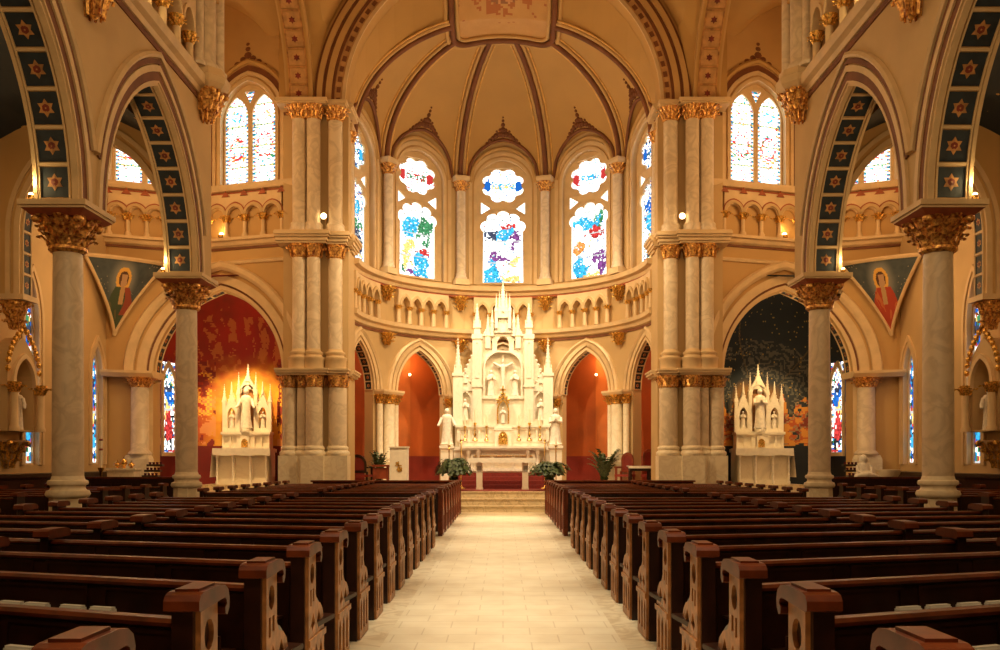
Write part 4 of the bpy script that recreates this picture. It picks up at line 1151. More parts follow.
# ------------------------------------------------------------------ statues
def figure(mb, x, y, z, h, mi=0, face=-1, arms='pray', seated=False, rot=0.0, wide=1.0):
    """robed standing or seated figure as one surface of loops: skirt folds, shoulders, neck, head, sleeves"""
    cr, sr = cos(rot), sin(rot)
    def T(a, b, c): return (x+(a*cr-b*sr)*h, y+(a*sr+b*cr)*h, z+c*h)
    n = 20
    def ring(r, ry, c, oy=0, fold=0, ph=0):
        return [T(r*wide*(1+fold*cos(7*t+ph))*cos(t), oy*face*-1+ry*(1+fold*cos(7*t+ph))*sin(t), c) for t in (2*PI*i/n for i in range(n))]
    if not seated:
        R = [(.150, .115, 0, 0, .10), (.140, .105, .04, 0, .10), (.125, .095, .2, 0, .10), (.115, .09, .36, 0, .08), (.108, .085, .5, 0, .05), (.112, .082, .6, 0, .03), (.128, .082, .70, 0, .02), (.135, .078, .775, 0, 0), (.105, .066, .815, 0, 0), (.045, .045, .835, 0, 0), (.040, .042, .855, 0, 0), (.052, .058, .875, 0, 0), (.064, .072, .915, 0, 0), (.062, .070, .955, 0, 0), (.045, .05, .985, 0, 0), (.012, .014, 1.0, 0, 0)]
    else:
        R = [(.26, .24, 0, -.06, .09), (.26, .24, .12, -.06, .09), (.27, .24, .30, -.06, .06), (.26, .21, .40, -.03, .04), (.19, .13, .46, .02, .02), (.17, .11, .58, .02, .02), (.18, .10, .68, .02, .02), (.15, .09, .755, .02, 0), (.06, .06, .785, .01, 0), (.055, .058, .81, 0, 0), (.075, .082, .845, 0, 0), (.085, .092, .895, 0, 0), (.078, .086, .95, 0, 0), (.05, .055, .985, 0, 0), (.012, .014, 1.0, 0, 0)]
    mb.loft([ring(r, ry, c, -oy*face if False else oy, f, c*5) for r, ry, c, oy, f in R], mi)
    sh = .745 if not seated else .70; sx = .13*wide if not seated else .17*wide
    f = face
    for e in (-1, 1):
        if arms == 'pray': p = [(e*sx, 0, sh), (e*(sx+.02), f*.05, sh-.13), (e*.03, f*.115, sh-.09), (e*.012, f*.125, sh-.02)]
        elif arms == 'open': p = [(e*sx, 0, sh), (e*(sx+.05), f*.03, sh-.14), (e*(sx+.09), f*.10, sh-.22), (e*(sx+.11), f*.13, sh-.22)]
        elif arms == 'cross': p = [(e*sx*.8, 0, sh), (e*(sx+.09), f*.02, sh+.05), (e*(sx+.2), f*.02, sh+.12), (e*(sx+.26), f*.02, sh+.14)]
        else: p = [(e*sx, 0, sh), (e*(sx+.02), f*.05, sh-.16), (e*(sx-.05), f*.15, sh-.24), (e*.05, f*.2, sh-.27)]
        mb.tube([T(*q) for q in p], [.042*h, .045*h, .036*h, .018*h], 8, mi)
    # face: brow, nose
    zc = .905 if not seated else .885
    mb.ball(T(0, f*.068, zc), (.010*h, .014*h, .018*h), 6, 4, mi)

def pinnacle(mb, x, y, z0, z1, w, mi=0, split=.45, crock=5):
    """square buttress shaft with gablets, crocketed spire and finial"""
    h = z1-z0; zs = z0+h*split
    mb.box(x-w/2, x+w/2, y-w/2, y+w/2, z0, zs, mi)
    mb.box(x-w*.64, x+w*.64, y-w*.64, y+w*.64, zs-.03*h, zs, mi)
    for a in range(4):                    # gablets
        c, d = cos(a*PI/2), sin(a*PI/2); g = w*.62
        pts = [(x+c*g-d*g*.9, y+d*g+c*g*.9, zs), (x+c*g+d*g*.9, y+d*g-c*g*.9, zs), (x+c*g*.9, y+d*g*.9, zs+w*1.25)]
        q = [(x, y, zs), (x, y, zs+w*1.2)]
        mb.poly(pts, mi); mb.poly([pts[0], q[0], pts[2]], mi); mb.poly([pts[1], pts[2], q[0]], mi)
    mb.lathe(x, y, [(w*.52, zs), (w*.40, zs+(z1-zs)*.3), (w*.07, z1-h*.04)], 8, mi)
    for k in range(crock):
        t = (k+.6)/(crock+.6); r = w*.52*(1-t)+w*.07*t; z = zs+(z1-zs)*t*.93
        for a in range(4):
            mb.ball((x+cos(a*PI/2+PI/4)*(r+w*.06), y+sin(a*PI/2+PI/4)*(r+w*.06), z), w*.13*(1.1-.4*t), 5, 3, mi)
    mb.ball((x, y, z1-h*.035), (w*.16, w*.16, w*.14), 6, 4, mi); mb.ball((x, y, z1), (w*.09, w*.09, h*.02), 6, 4, mi)

def cusped(uc, a, v0, sp, rise, n=8): return arch(uc, a, sp, rise, n, v0)[::-1]

# ------------------------------------------------------------------ high altar
AY = 28.2
ha = thing('high_altar', 'tall white marble high altar with crocketed gothic spires in the apse', 'altar', (0, AY, 1.07))
Z0 = FLZ
mb = MB()
for k in range(4):
    y = 27.35+.25*k; hx = 1.53 if k < 3 else 1.68; mb.box(-hx, hx, y if k < 3 else 28.18, 29.3, FLZ+.125*k, FLZ+.125*(k+1))
tag(mb.build('altar_steps', 'carpet'), 'crimson carpeted steps in front of the white high altar', 'steps')
P3 = lambda y: (lambda u, v, w: (u, y+w, v))
mb = MB(); mb.box(-1.2, 1.2, AY+.08, 29.5, 1.07, 1.80); mb.box(-1.62, 1.62, AY+.45, 29.5, 1.07, 1.80)
mb.build('altar_base', 'white', ha)
mb = MB(P3(AY+.06))                                     # panelled front
mb.prism([(-1.05, 1.12), (1.05, 1.12), (1.05, 1.72), (-1.05, 1.72)], -.03, .03, [[(a+x, b+y) for x, y in ((-.28, -.20), (.28, -.20), (.28, .20), (-.28, .20))] for a, b in ((-.68, 1.42), (0, 1.42), (.68, 1.42))])
mb.build('antependium', 'stone', ha)
mb = MB(); mb.box(-.95, .95, AY+.02, AY+.03, 1.60, 1.63); mb.build('gilt_line', 'gold', ha)
for x in (-1.12, -.80, .80, 1.12):
    mb = MB(); mb.lathe(x, AY+.0, [(.075, 1.07), (.075, 1.13), (.05, 1.17), (.045, 1.62), (.05, 1.64), (.085, 1.74), (.09, 1.80)], 12); mb.build('colonnette', 'stone', ha, 45)
mb = MB(); mb.box(-1.35, 1.35, AY-.10, 28.9, 1.80, 1.86); mb.box(-1.40, 1.40, AY-.14, 28.9, 1.86, 1.93); mb.box(-1.66, 1.66, AY+.42, 29.4, 1.80, 1.93); mb.build('mensa', 'white', ha)
mb = MB(); mb.box(-1.45, 1.45, 28.62, 29.4, 1.93, 2.10); mb.box(-1.48, 1.48, 28.60, 29.4, 2.08, 2.12)
mb.build('gradine', 'white', ha)
mb = MB(P3(28.72)); hs = [[(a+x, 2.35+y) for x, y in ((-.13, -.14), (.13, -.14), (.13, .14), (-.13, .14))] for a in (-1.28, -.95, -.62, .62, .95, 1.28)]
mb.prism([(-1.52, 2.12), (1.52, 2.12), (1.52, 2.58), (-1.52, 2.58)], 0, .08, hs); mb.xf = IDENT; mb.box(-1.52, 1.52, 28.78, 29.4, 2.12, 2.58); mb.box(-1.56, 1.56, 28.68, 29.4, 2.56, 2.64)
mb.build('retable_shelf', 'white', ha)
# wings with niches
for s in (-1, 1):
    xf = lambda u, v, w, s=s: (s*u, 29.0+w, v)
    mb = MB(xf)
    mb.prism([(.92, 2.62), (1.60, 2.62), (1.60, 4.30), (1.30, 4.34), (1.12, 4.75), (.98, 5.1), (.92, 5.1)], 0, .28, [cusped(1.26, .19, 2.85, 3.42, .34)])
    mb.prism([(1.0, 2.7), (1.52, 2.7), (1.52, 4.0), (1.0, 4.0)], .12, .27)
    w = mb.build('side_wing', 'white', ha)
    mb = MB(xf); mb.band(arch(1.26, .19, 3.42, .34, 8, 2.85), 0, .05, 0, -.05); mb.prism([(.98, 3.78), (1.54, 3.78), (1.26, 4.40)], -.06, 0, [rose(1.26, 3.98, .085, .085, 4)[::-1]])
    for k in range(5):
        t = k/4; mb.xf = IDENT
        for e in (-1, 1): mb.ball((s*(1.26+e*.30*(1-t)), 28.95, 3.80+.60*t), .045, 6, 4)
    mb.xf = IDENT
    for k in range(6):
        t = k/5; mb.ball((s*(1.32-.36*t), 29.08, 4.36+.74*t), .06, 6, 4)
    mb.build('gabled_canopy', 'stone', w)
    mb = MB(); figure(mb, s*1.26, 28.96, 2.80, .72); mb.build('niche_figure', 'stone', w, 60)
    mb = MB(); pinnacle(mb, s*1.50, 29.02, 2.62, 5.50, .22, split=.62, crock=7); mb.build('outer_pinnacle', 'white', ha)
    mb = MB(); mb.box(s*1.50-.16, s*1.50+.16, 28.9, 29.3, 2.62, 4.35); mb.box(s*1.50-.19, s*1.50+.19, 28.87, 29.3, 4.28, 4.38); mb.build('corner_buttress', 'white', ha)
    mb = MB()
    mb.box(s*.86-.15, s*.86+.15, 28.82, 29.3, 2.62, 5.60); mb.box(s*.86-.18, s*.86+.18, 28.79, 29.3, 5.5, 5.66); mb.box(s*.86-.18, s*.86+.18, 28.79, 29.3, 3.9, 3.98)
    pinnacle(mb, s*.86, 28.97, 5.6, 6.68, .21, split=.28, crock=6)
    mb.build('tower', 'white', ha)
    mb = MB(xf); mb.prism(arch(.86, .07, 5.3, .14, 6, 4.2), -.20, -.18, [arch(.86, .045, 5.28, .1, 6, 4.25)[::-1]]); mb.build('tower_tracery', 'stone', ha)
    mb = MB(); pinnacle(mb, s*.50, 29.0, 5.2, 6.32, .17, split=.4, crock=5); mb.build('inner_pinnacle', 'white', ha)
# centre panel
C = P3(29.0)
mb = MB(C)
mb.prism([(-.72, 2.62), (.72, 2.62), (.72, 5.55), (.45, 5.75), (.28, 6.1), (-.28, 6.1), (-.45, 5.75), (-.72, 5.55)], 0, .28, [cusped(0, .20, 5.12, 5.36, .26), cusped(-.47, .11, 5.15, 5.38, .2), cusped(.47, .11, 5.15, 5.38, .2), cusped(0, .60, 3.62, 4.55, .52)])
mb.prism([(-.66, 3.55), (.66, 3.55), (.66, 5.08), (-.66, 5.08)], .16, .27)
c = mb.build('centre_panel', 'white', ha)
mb = MB(C); mb.prism([(-.30, 5.72), (.30, 5.72), (0, 6.35)], -.08, 0); mb.prism([(-.70, 5.62), (-.26, 5.62), (-.47, 6.0)], -.05, 0); mb.prism([(.26, 5.62), (.70, 5.62), (.47, 6.0)], -.05, 0)
mb.band(arch(0, .60, 4.55, .52, 10, 3.62), 0, .06, 0, -.06); mb.xf = IDENT; mb.box(-.72, .72, 28.92, 29.05, 3.52, 3.62)
for k in range(6):
    t = k/5
    for e in (-1, 1): mb.ball((e*.31*(1-t), 28.95, 5.74+.62*t), .045, 6, 4)
mb.build('gablets', 'stone', c)
mb = MB()
mb.box(-.19, .19, 28.95, 29.25, 5.9, 6.45); pinnacle(mb, 0, 29.02, 6.25, 7.42, .25, split=.16, crock=9)
for e in (-1, 1):
    pinnacle(mb, e*.22, 28.86, 5.85, 6.98, .095, split=.52, crock=5); pinnacle(mb, e*.12, 28.84, 6.2, 7.08, .07, split=.4, crock=4)
    pinnacle(mb, e*.36, 28.92, 5.6, 6.55, .085, split=.5, crock=5)
mb.xf = P3(28.86); mb.prism([(-.2, 6.2), (.2, 6.2), (.0, 6.72)], -.03, .1, [rose(0, 6.36, .06, .06, 4)[::-1]])
mb.build('centre_spire', 'white', ha)
# relief of the crucifixion
mb = MB(); mb.box(-.035, .035, 29.06, 29.1, 3.66, 4.98); mb.box(-.36, .36, 29.06, 29.1, 4.62, 4.69); k = mb.build('relief_cross', 'stone', c)
mb = MB(); figure(mb, 0, 29.04, 3.86, .98, arms='cross', wide=.62); mb.build('relief_figure', 'stone', k, 60)
for e in (-1, 1):
    mb = MB(); figure(mb, e*.40, 29.04, 3.63, .86, arms='pray', rot=-e*.4); mb.build('relief_figure', 'stone', k, 60)
# monstrance throne and tabernacle
mb = MB(P3(28.62)); mb.prism([(-.24, 2.6), (.24, 2.6), (.24, 3.42), (0, 3.72), (-.24, 3.42)], 0, .10, [cusped(0, .15, 2.68, 3.12, .3)]); mb.xf = IDENT; mb.box(-.24, .24, 28.70, 29.0, 2.6, 3.45); mb.box(-.30, .30, 28.56, 29.0, 2.52, 2.62)
th = mb.build('throne_niche', 'white', ha)
mb = MB(P3(28.60)); mb.band(arch(0, .15, 3.12, .3, 8, 2.68), 0, .05, 0, -.03); mb.prism([(-.22, 3.36), (0, 3.66), (.22, 3.36), (.17, 3.33), (0, 3.56), (-.17, 3.33)], -.04, 0)
mb.xf = IDENT; mb.box(-.025, .025, 28.56, 28.60, 3.62, 3.92); mb.box(-.10, .10, 28.56, 28.60, 3.76, 3.81)
for e in (-1, 1):
    for k in range(3): mb.ball((e*(.05+.07*k), 28.58, 3.66-.10*k), .035, 6, 4)
mb.build('gilt_frame', 'gold', th)
mb = MB(); figure(mb, 0, 28.62, 2.70, .52); mb.build('niche_figure', 'stone', th, 60)
mb = MB(); mb.box(-.27, .27, 28.52, 28.9, 1.93, 2.52); mb.box(-.30, .30, 28.50, 28.9, 2.46, 2.54)
tb = mb.build('tabernacle', 'white', ha)
mb = MB(P3(28.50)); mb.prism(arch(0, .15, 2.22, .20, 8, 1.99), -.03, .02); mb.build('tabernacle_door', 'gold', tb)
mb = MB(); mb.lathe(0, 28.455, [(.035, 2.06), (.02, 2.12), (.05, 2.18), (.06, 2.26), (.03, 2.33)], 8); mb.build('door_relief', 'brass', tb, 50)
# candlesticks
def candlestick(x, y, z, h, label, group, base=.09, candle=.3):
    t = thing('candlestick', label, 'candlestick', (x, y, z), group); hb = h*(1-candle)
    mb = MB(); mb.lathe(x, y, [(base, z), (base*.9, z+.03), (base*.4, z+.07), (base*.25, z+.12), (base*.5, z+hb*.35), (base*.22, z+hb*.42), (base*.2, z+hb*.82), (base*.5, z+hb*.9), (base*.6, z+hb*.97), (base*.3, z+hb)], 12); mb.build('stem', 'brass', t, 50)
    mb = MB(); mb.lathe(x, y, [(.028, z+hb), (.028, z+h)], 10); k = mb.build('candle', 'wax', t, 50)
    return t
for i, (px, zt, b) in enumerate(((465, 2.95, .08), (475, 3.15, .10), (486.5, 2.95, .08), (519, 2.95, .08), (529.5, 3.15, .10), (540, 2.95, .08))):
    x = (px-503)*28.66/FPX
    w = ['outer short', 'middle tall', 'inner short', 'inner short', 'middle tall', 'outer short'][i]
    candlestick(x, 28.645, 2.12, zt-2.12, f'{w} brass candlestick on the high altar shelf, {"left" if x < 0 else "right"} of the tabernacle', 'candlesticks on the high altar', b, .42)

# free-standing altar table
ft = thing('altar_table', 'free-standing white marble altar table with two slab legs before the high altar', 'table', (0, 26.6, FLZ))
for s in (-1, 1):
    mb = MB(); x = s*.70 - .02; mb.box(x-.09, x+.09, 26.45, 26.95, FLZ, 1.42); mb.box(x-.105, x+.105, 26.43, 26.97, FLZ+.012, FLZ+.06); l = mb.build('leg', 'white', ft)
    mb = MB(); mb.box(x-.06, x+.06, 26.435, 26.45, FLZ+.55, 1.30); mb.build('granite_inlay', 'grey', l)
mb = MB(); mb.box(-1.02, .98, 26.30, 27.1, 1.42, 1.53); mb.build('table_top', 'white', ft)
mb = MB()
n = 26
for i in range(n):
    a, b = -1.04+2.04*i/n, -1.04+2.04*(i+1)/n
    za, zb = 1.40+.012*sin(i*1.9), 1.40+.012*sin((i+1)*1.9)
    mb.poly([(a, 26.285, za), (b, 26.285, zb), (b, 26.285, 1.542), (a, 26.285, 1.542)]); mb.poly([(a, 26.285, 1.542), (b, 26.285, 1.542), (b, 27.11, 1.542), (a, 27.11, 1.542)])
tag(mb.build('altar_cloth', 'cloth'), 'white linen cloth over the free-standing altar table', 'cloth')

# statues beside the high altar
for s, px in ((-1, 447), (1, 555.5)):
    x = (px-503)*27.9/FPX
    t = thing('pedestal', f'square white marble pedestal under the standing statue {"left" if s < 0 else "right"} of the high altar', 'pedestal', (x, 27.9, FLZ), 'statue pedestals by the high altar')
    mb = MB(); mb.box(x-.24, x+.24, 27.66, 28.14, FLZ, FLZ+.15); mb.box(x-.19, x+.19, 27.71, 28.09, FLZ+.15, 1.80); mb.build('die', 'white', t)
    mb = MB(); mb.box(x-.19, x+.19, 27.71, 28.09, 1.80, 1.86, 0, 1.2, 1.2); mb.box(x-.23, x+.23, 27.67, 28.13, 1.86, 1.94); mb.build('cap', 'white', t)
    t = thing('marble_statue', 'white marble statue of a robed bearded man, left of the high altar' if s < 0 else 'white marble statue of a robed person with folded hands, right of the high altar', 'statue', (x, 27.9, 1.94), 'statues beside the high altar')
    mb = MB(); figure(mb, x, 27.9, 1.98, 1.16, arms='open' if s < 0 else 'pray', wide=1.08); mb.build('figure', 'stone', t, 60)
    mb = MB(); mb.lathe(x, 27.9, [(.20, 1.94), (.22, 2.0), (.19, 2.02)], 12); mb.build('base', 'stone', t)
# processional candle stands
for px, h, s in ((449, 1.55, 'outer left'), (461, 1.72, 'inner left'), (545, 1.72, 'inner right'), (556, 1.55, 'outer right')):
    x = (px-503)*26.9/FPX; y = 26.95
    t = thing('candle_stand', f'slender dark candle stand, {s} of the four before the high altar', 'candle stand', (x, y, FLZ), 'candle stands before the high altar')
    mb = MB(); mb.lathe(x, y, [(.15, FLZ), (.15, FLZ+.03), (.05, FLZ+.08), (.018, FLZ+.14), (.018, FLZ+h-.3), (.03, FLZ+h-.28), (.018, FLZ+h-.25), (.05, FLZ+h-.2), (.05, FLZ+h-.18)], 10); mb.build('stand', 'brass', t, 45)
    mb = MB(); mb.lathe(x, y, [(.022, FLZ+h-.18), (.022, FLZ+h)], 8); mb.build('candle', 'wax', t)

# ------------------------------------------------------------------ side altars
for s in (-1, 1):
    sd = SIDE[s]; cx = s*8.06; y0 = 26.9; zf = FLZ
    t = thing('side_altar', f'white marble side altar with pinnacled niches before the {"red and gold" if s < 0 else "dark blue"} mural', 'altar', (cx, y0, zf), 'side altars')
    mb = MB(); mb.box(cx-1.15, cx+1.15, y0-.35, 27.9, zf, zf+.16); mb.build('plinth', 'step', t)
    mb = MB(); mb.box(cx-.80, cx+.80, y0+.06, 27.7, zf+.16, 1.72)
    mb.xf = lambda u, v, w: (cx+u, y0+w, v)
    mb.prism([(-.80, zf+.16), (.80, zf+.16), (.80, 1.70), (-.80, 1.70)], -.03, .06, [[(a+x, 1.22+y) for x, y in ((-.22, -.36), (.22, -.36), (.22, .36), (-.22, .36))] for a in (-.54, 0, .54)])
    mb.build('altar_front', 'white', t)
    for a in (-.76, -.27, .27, .76):
        mb = MB(); mb.lathe(cx+a, y0-.06, [(.05, zf+.16), (.05, zf+.24), (.03, zf+.28), (.03, 1.5), (.05, 1.6), (.055, 1.72)], 10); mb.build('colonnette', 'stone', t, 45)
    mb = MB(); mb.box(cx-.86, cx+.86, y0-.10, 27.7, 1.72, 1.83); mb.build('mensa', 'white', t)
    mb = MB(lambda u, v, w: (cx+u, 27.25+w, v))
    mb.prism([(-.74, 1.83), (.74, 1.83), (.74, 2.30), (-.74, 2.30)], 0, .06, [[(a+x, 2.06+y) for x, y in ((-.09, -.16), (.09, -.16), (.09, .16), (-.09, .16))] for a in (-.60, -.37, .37, .60)])
    mb.xf = IDENT; mb.box(cx-.74, cx+.74, 27.31, 27.7, 1.83, 2.30); mb.box(cx-.77, cx+.77, 27.2, 27.7, 2.28, 2.36)
    g = mb.build('gradine', 'white', t)
    mb = MB(); mb.box(cx-.14, cx+.14, 27.14, 27.3, 1.84, 2.22); mb.build('tabernacle', 'white', t)
    mb = MB(lambda u, v, w: (cx+u, 27.13+w, v)); mb.prism(arch(0, .10, 2.02, .13, 6, 1.88), -.02, .01); mb.build('tabernacle_door', 'gold', t)
    # reredos
    mb = MB(lambda u, v, w: (cx+u, 27.42+w, v))
    mb.prism([(-.70, 2.36), (.70, 2.36), (.70, 2.75), (.30, 2.75), (.30, 3.6), (-.30, 3.6), (-.30, 2.75), (-.70, 2.75)], .16, .26)
    r = mb.build('reredos', 'white', t)
    mb = MB(lambda u, v, w: (cx+u, 27.42+w, v)); mb.prism(arch(0, .22, 3.5, .34, 8, 2.4), .13, .15); mb.build('gilt_niche_back', 'rose', r)
    for a in (-.49, .49):
        mb = MB(lambda u, v, w, a=a: (cx+a+u, 27.42+w, v))
        mb.prism([(-.19, 2.36), (.19, 2.36), (.19, 3.12), (0, 3.62), (-.19, 3.12)], -.04, .18, [cusped(0, .12, 2.48, 2.92, .22)])
        mb.xf = IDENT; mb.lathe(cx+a, 27.4, [(.05, 3.55), (.03, 3.7), (.01, 3.95)], 6)
        for k in range(4):
            for e in (-1, 1): mb.ball((cx+a+e*.19*(1-k/4), 27.39, 3.14+.12*k), .03, 5, 3)
        nn = mb.build('side_niche', 'white', t)
        mb = MB(); figure(mb, cx+a, 27.44, 2.50, .52); mb.build('niche_figure', 'stone', nn, 60)
    for a, z1 in ((-.72, 3.85), (-.27, 4.22), (.27, 4.22), (.72, 3.85)):
        mb = MB(); pinnacle(mb, cx+a, 27.42, 2.36, z1, .10, split=.66, crock=5); mb.build('pinnacle', 'white', t)
    mb = MB(lambda u, v, w: (cx+u, 27.42+w, v))
    mb.prism([(-.25, 3.72), (.25, 3.72), (0, 4.2)], .02, .14); mb.band(arch(0, .21, 3.5, .34, 8, 2.4), 0, .05, .02, .16)
    mb.xf = IDENT; pinnacle(mb, cx, 27.50, 3.85, 4.5, .13, split=.2, crock=5); mb.build('centre_canopy', 'white', t)
    mb = MB(); mb.lathe(cx, 27.3, [(.17, 2.36), (.17, 2.44), (.13, 2.48)], 10); mb.build('statue_base', 'white', t)
    st = thing('marble_statue', f'white marble statue of a robed figure {"with open hands" if s < 0 else "with folded hands"} on the {sd} side altar', 'statue', (cx, 27.3, 2.48), 'statues of the side altars')
    mb = MB(); figure(mb, cx, 27.3, 2.48, 1.24, arms='open' if s < 0 else 'pray', wide=1.0); mb.build('figure', 'stone', st, 60)
    mb = MB()
    nx = 30
    for i in range(nx):
        a, b = cx-.89+1.78*i/nx, cx-.89+1.78*(i+1)/nx
        f = lambda q: 1.62+.014*sin(q*9)
        mb.poly([(a, y0-.12, f(a)), (b, y0-.12, f(b)), (b, y0-.12, 1.845), (a, y0-.12, 1.845)]); mb.poly([(a, y0-.12, 1.845), (b, y0-.12, 1.845), (b, 27.11, 1.845), (a, 27.11, 1.845)])
    for e in (-1, 1):
        for i in range(4):
            ya, yb = y0-.12+.3*i/4*2, y0-.12+.3*(i+1)/4*2
            mb.poly([(cx+e*(.89+.08*(1-i/4)), ya, .95), (cx+e*(.89+.08*(1-(i+1)/4)), yb, .95), (cx+e*.89, yb, 1.845), (cx+e*.89, ya, 1.845)])
    tag(mb.build('altar_cloth', 'cloth'), f'white linen cloth hanging over the {sd} side altar', 'cloth', 'linen cloths of the side altars')

# ------------------------------------------------------------------ plants, lectern, chairs
def fern(name, x, y, z, r, h, n, label, pot=True, arch_=1.0, seed=1, cat='plant'):
    rnd = random.Random(seed)
    t = thing(name, label, cat, (x, y, z))
    zt = z
    if pot:
        zt = z+.22
        mb = MB(); mb.lathe(x, y, [(.11, z), (.15, z+.17), (.17, z+.18), (.17, z+.22), (.13, z+.22)], 16); mb.build('pot', 'pot', t, 40)
    mb = MB()
    for i in range(n):
        a = 2*PI*i/n+rnd.uniform(-.2, .2); L = r*rnd.uniform(.65, 1.1); up = h*rnd.uniform(.55, 1.05)
        pts = []
        for k in range(9):
            q = k/8; pts.append((x+cos(a)*L*q, y+sin(a)*L*q, zt+up*(1-(1-1.35*q*arch_)**2)*.9))
        for k in range(8):
            p, q = Vector(pts[k]), Vector(pts[k+1]); sd = Vector((-sin(a), cos(a), 0))
            w = .20*r*(1-.75*k/8)+.02
            mid = (p+q)/2
            mb.poly([tuple(p), tuple(q), tuple(mid+sd*w+Vector((0, 0, .02-.02*k/4)))]); mb.poly([tuple(p), tuple(mid-sd*w+Vector((0, 0, .02-.02*k/4))), tuple(q)])
            mb.poly([tuple(p), tuple((p+q)/2+sd*.006), tuple(q), tuple((p+q)/2-sd*.006)])
    mb.build('fronds', 'green', t, 0, False)
    return t
fern('potted_fern', (458-503)*25.2/FPX-.15, 25.75, FLZ, .56, .80, 150, 'dark bushy potted fern at the top of the steps, left of the altar table', seed=3, arch_=1.25)
fern('potted_fern', (549-503)*25.2/FPX+.05, 25.75, FLZ, .62, .70, 100, 'spreading potted fern at the top of the steps, right of the altar table', seed=4, arch_=1.2)
fern('potted_palm', (606-503)*27/FPX, 27.45, FLZ, .55, 1.15, 46, 'tall leafy potted palm in front of the right rust passage arch', seed=5, arch_=.75)
fern('potted_palm', (378-503)*26.6/FPX, 26.75, FLZ, .40, 1.05, 34, 'leafy potted palm standing behind the prie-dieu on the left', seed=6, arch_=.8)
fern('low_fern', (346-503)*24.0/FPX, 24.02, 0, .25, .62, 34, 'low green fern at the foot of the left clustered pier', seed=7)
fern('low_fern', (657-503)*24.0/FPX, 24.02, 0, .22, .62, 30, 'low green fern at the foot of the right clustered pier, nearer the altar', seed=8)
fern('low_fern', (674.5-503)*24.0/FPX, 24.02, 0, .22, .58, 30, 'low green fern at the foot of the right clustered pier, nearer the chapel', seed=9)

# ambo
x0, x1 = (390-503)*25.8/FPX, (407.5-503)*25.8/FPX
t = thing('lectern', 'plain white lectern panel with a small gold emblem, left of the altar', 'lectern', ((x0+x1)/2, 25.8, FLZ))
mb = MB(); mb.box(x0, x1, 25.75, 26.15, FLZ, 1.84); mb.box(x0-.03, x1+.03, 25.72, 26.2, FLZ, FLZ+.06); mb.build('body', 'cloth', t)
xc = (x0+x1)/2
mb = MB(lambda u, v, w: (xc+u, 25.75+w, v)); mb.prism([(-.28, 1.84), (.28, 1.84), (.28, 1.88), (-.28, 1.88)], -.04, .42); mb.build('book_rest', 'white', t)
mb = MB(lambda u, v, w: (xc+u, 25.74+w, v))
mb.prism([(-.015, 1.12), (.015, 1.12), (.015, 1.44), (-.015, 1.44)], -.008, .008); mb.prism([(-.10, 1.30), (.10, 1.30), (.10, 1.33), (-.10, 1.33)], -.008, .008)
mb.prism(rose(.03, 1.20, .09, .08, 5), -.012, .0); mb.prism(rose(-.04, 1.38, .05, .05, 4), -.012, .0); mb.build('gold_emblem', 'gold', t)

def chair(x, y, z, rz, label, group, m='redwood', w=.5, h=1.15):
    t = thing('armchair', label, 'chair', (x, y, z), group, rz)
    Mx = Matrix.Translation((x, y, z)) @ Matrix.Rotation(rz, 4, 'Z')
    xf = lambda a, b, c: tuple(Mx @ Vector((a, b, c)))
    mb = MB(xf); mb.box(-w/2, w/2, -w/2, w/2, .40, .47); mb.build('seat', 'dado', t)
    mb = MB(xf); mb.prism(arch(0, w/2-.04, h-.15, .15*1.7, 6, .5), w/2-.06, w/2-.02) if False else mb.xf
    mb = MB(lambda u, v, q: xf(u, w/2-.05+q, v)); mb.prism(arch(0, w/2-.05, h-.22, w/2-.03, 6, .52), 0, .05, [arch(0, w/2-.11, h-.24, w/2-.10, 6, .60)[::-1]]); b = mb.build('backrest', m, t)
    mb = MB(xf); mb.box(-w/2+.10, w/2-.10, w/2-.04, w/2-.02, .58, h-.06); mb.build('back_pad', 'dado', b)
    for a in (-1, 1):
        for c in (-1, 1):
            mb = MB(xf); mb.box(a*(w/2-.04)-.03, a*(w/2-.04)+.03, c*(w/2-.04)-.03, c*(w/2-.04)+.03, 0, .66 if c < 0 else .56); mb.build('leg', m, t)
        mb = MB(xf); mb.box(a*(w/2-.03)-.035, a*(w/2-.03)+.035, -w/2, w/2-.02, .66, .71); mb.build('armrest', m, t)
    return t
chair((625-503)*26.9/FPX, 26.9, FLZ, -.5, 'red-brown armchair between the palm and the small table, right side of the sanctuary', 'sanctuary armchairs')
chair((652-503)*26.6/FPX, 26.6, FLZ, .3, 'red-brown armchair against the pier, right side of the sanctuary', 'sanctuary armchairs', h=1.25)
chair((360-503)*26.3/FPX, 26.3, FLZ, PI-.1, 'dark armchair turned away beside the left clustered pier', 'sanctuary armchairs', 'wood', .66, 1.0)
def small_table(x, y, z, w, d, h, label, m, cloth):
    t = thing('side_table', label, 'table', (x, y, z))
    mb = MB(); mb.box(x-w/2, x+w/2, y-d/2, y+d/2, z+h-.05, z+h); mb.build('table_top', m, t)
    mb = MB(); mb.box(x-w/2+.03, x+w/2-.03, y-d/2+.03, y+d/2-.03, z+h-.14, z+h-.05); mb.build('apron', m, t)
    for a in (-1, 1):
        for c in (-1, 1):
            xx, yy = x+a*(w/2-.06), y+c*(d/2-.06)
            mb = MB(); mb.lathe(xx, yy, [(.02, z), (.035, z+.08), (.02, z+.14), (.035, z+h*.5), (.03, z+h-.12)], 8); mb.build('leg', m, t, 45)
    if cloth:
        mb = MB(); mb.box(x-w/2-.02, x+w/2+.02, y-d/2-.02, y+d/2+.02, z+h, z+h+.014); mb.box(x-w/2-.02, x+w/2+.02, y-d/2-.025, y-d/2-.012, z+h-.06, z+h)
        tag(mb.build('table_cloth', 'cloth'), 'small white cloth on the credence table beside the red armchairs', 'cloth')
small_table((639-503)*26.2/FPX, 26.1, FLZ, .68, .4, .72, 'small carved credence table between the red armchairs', 'wood', True)
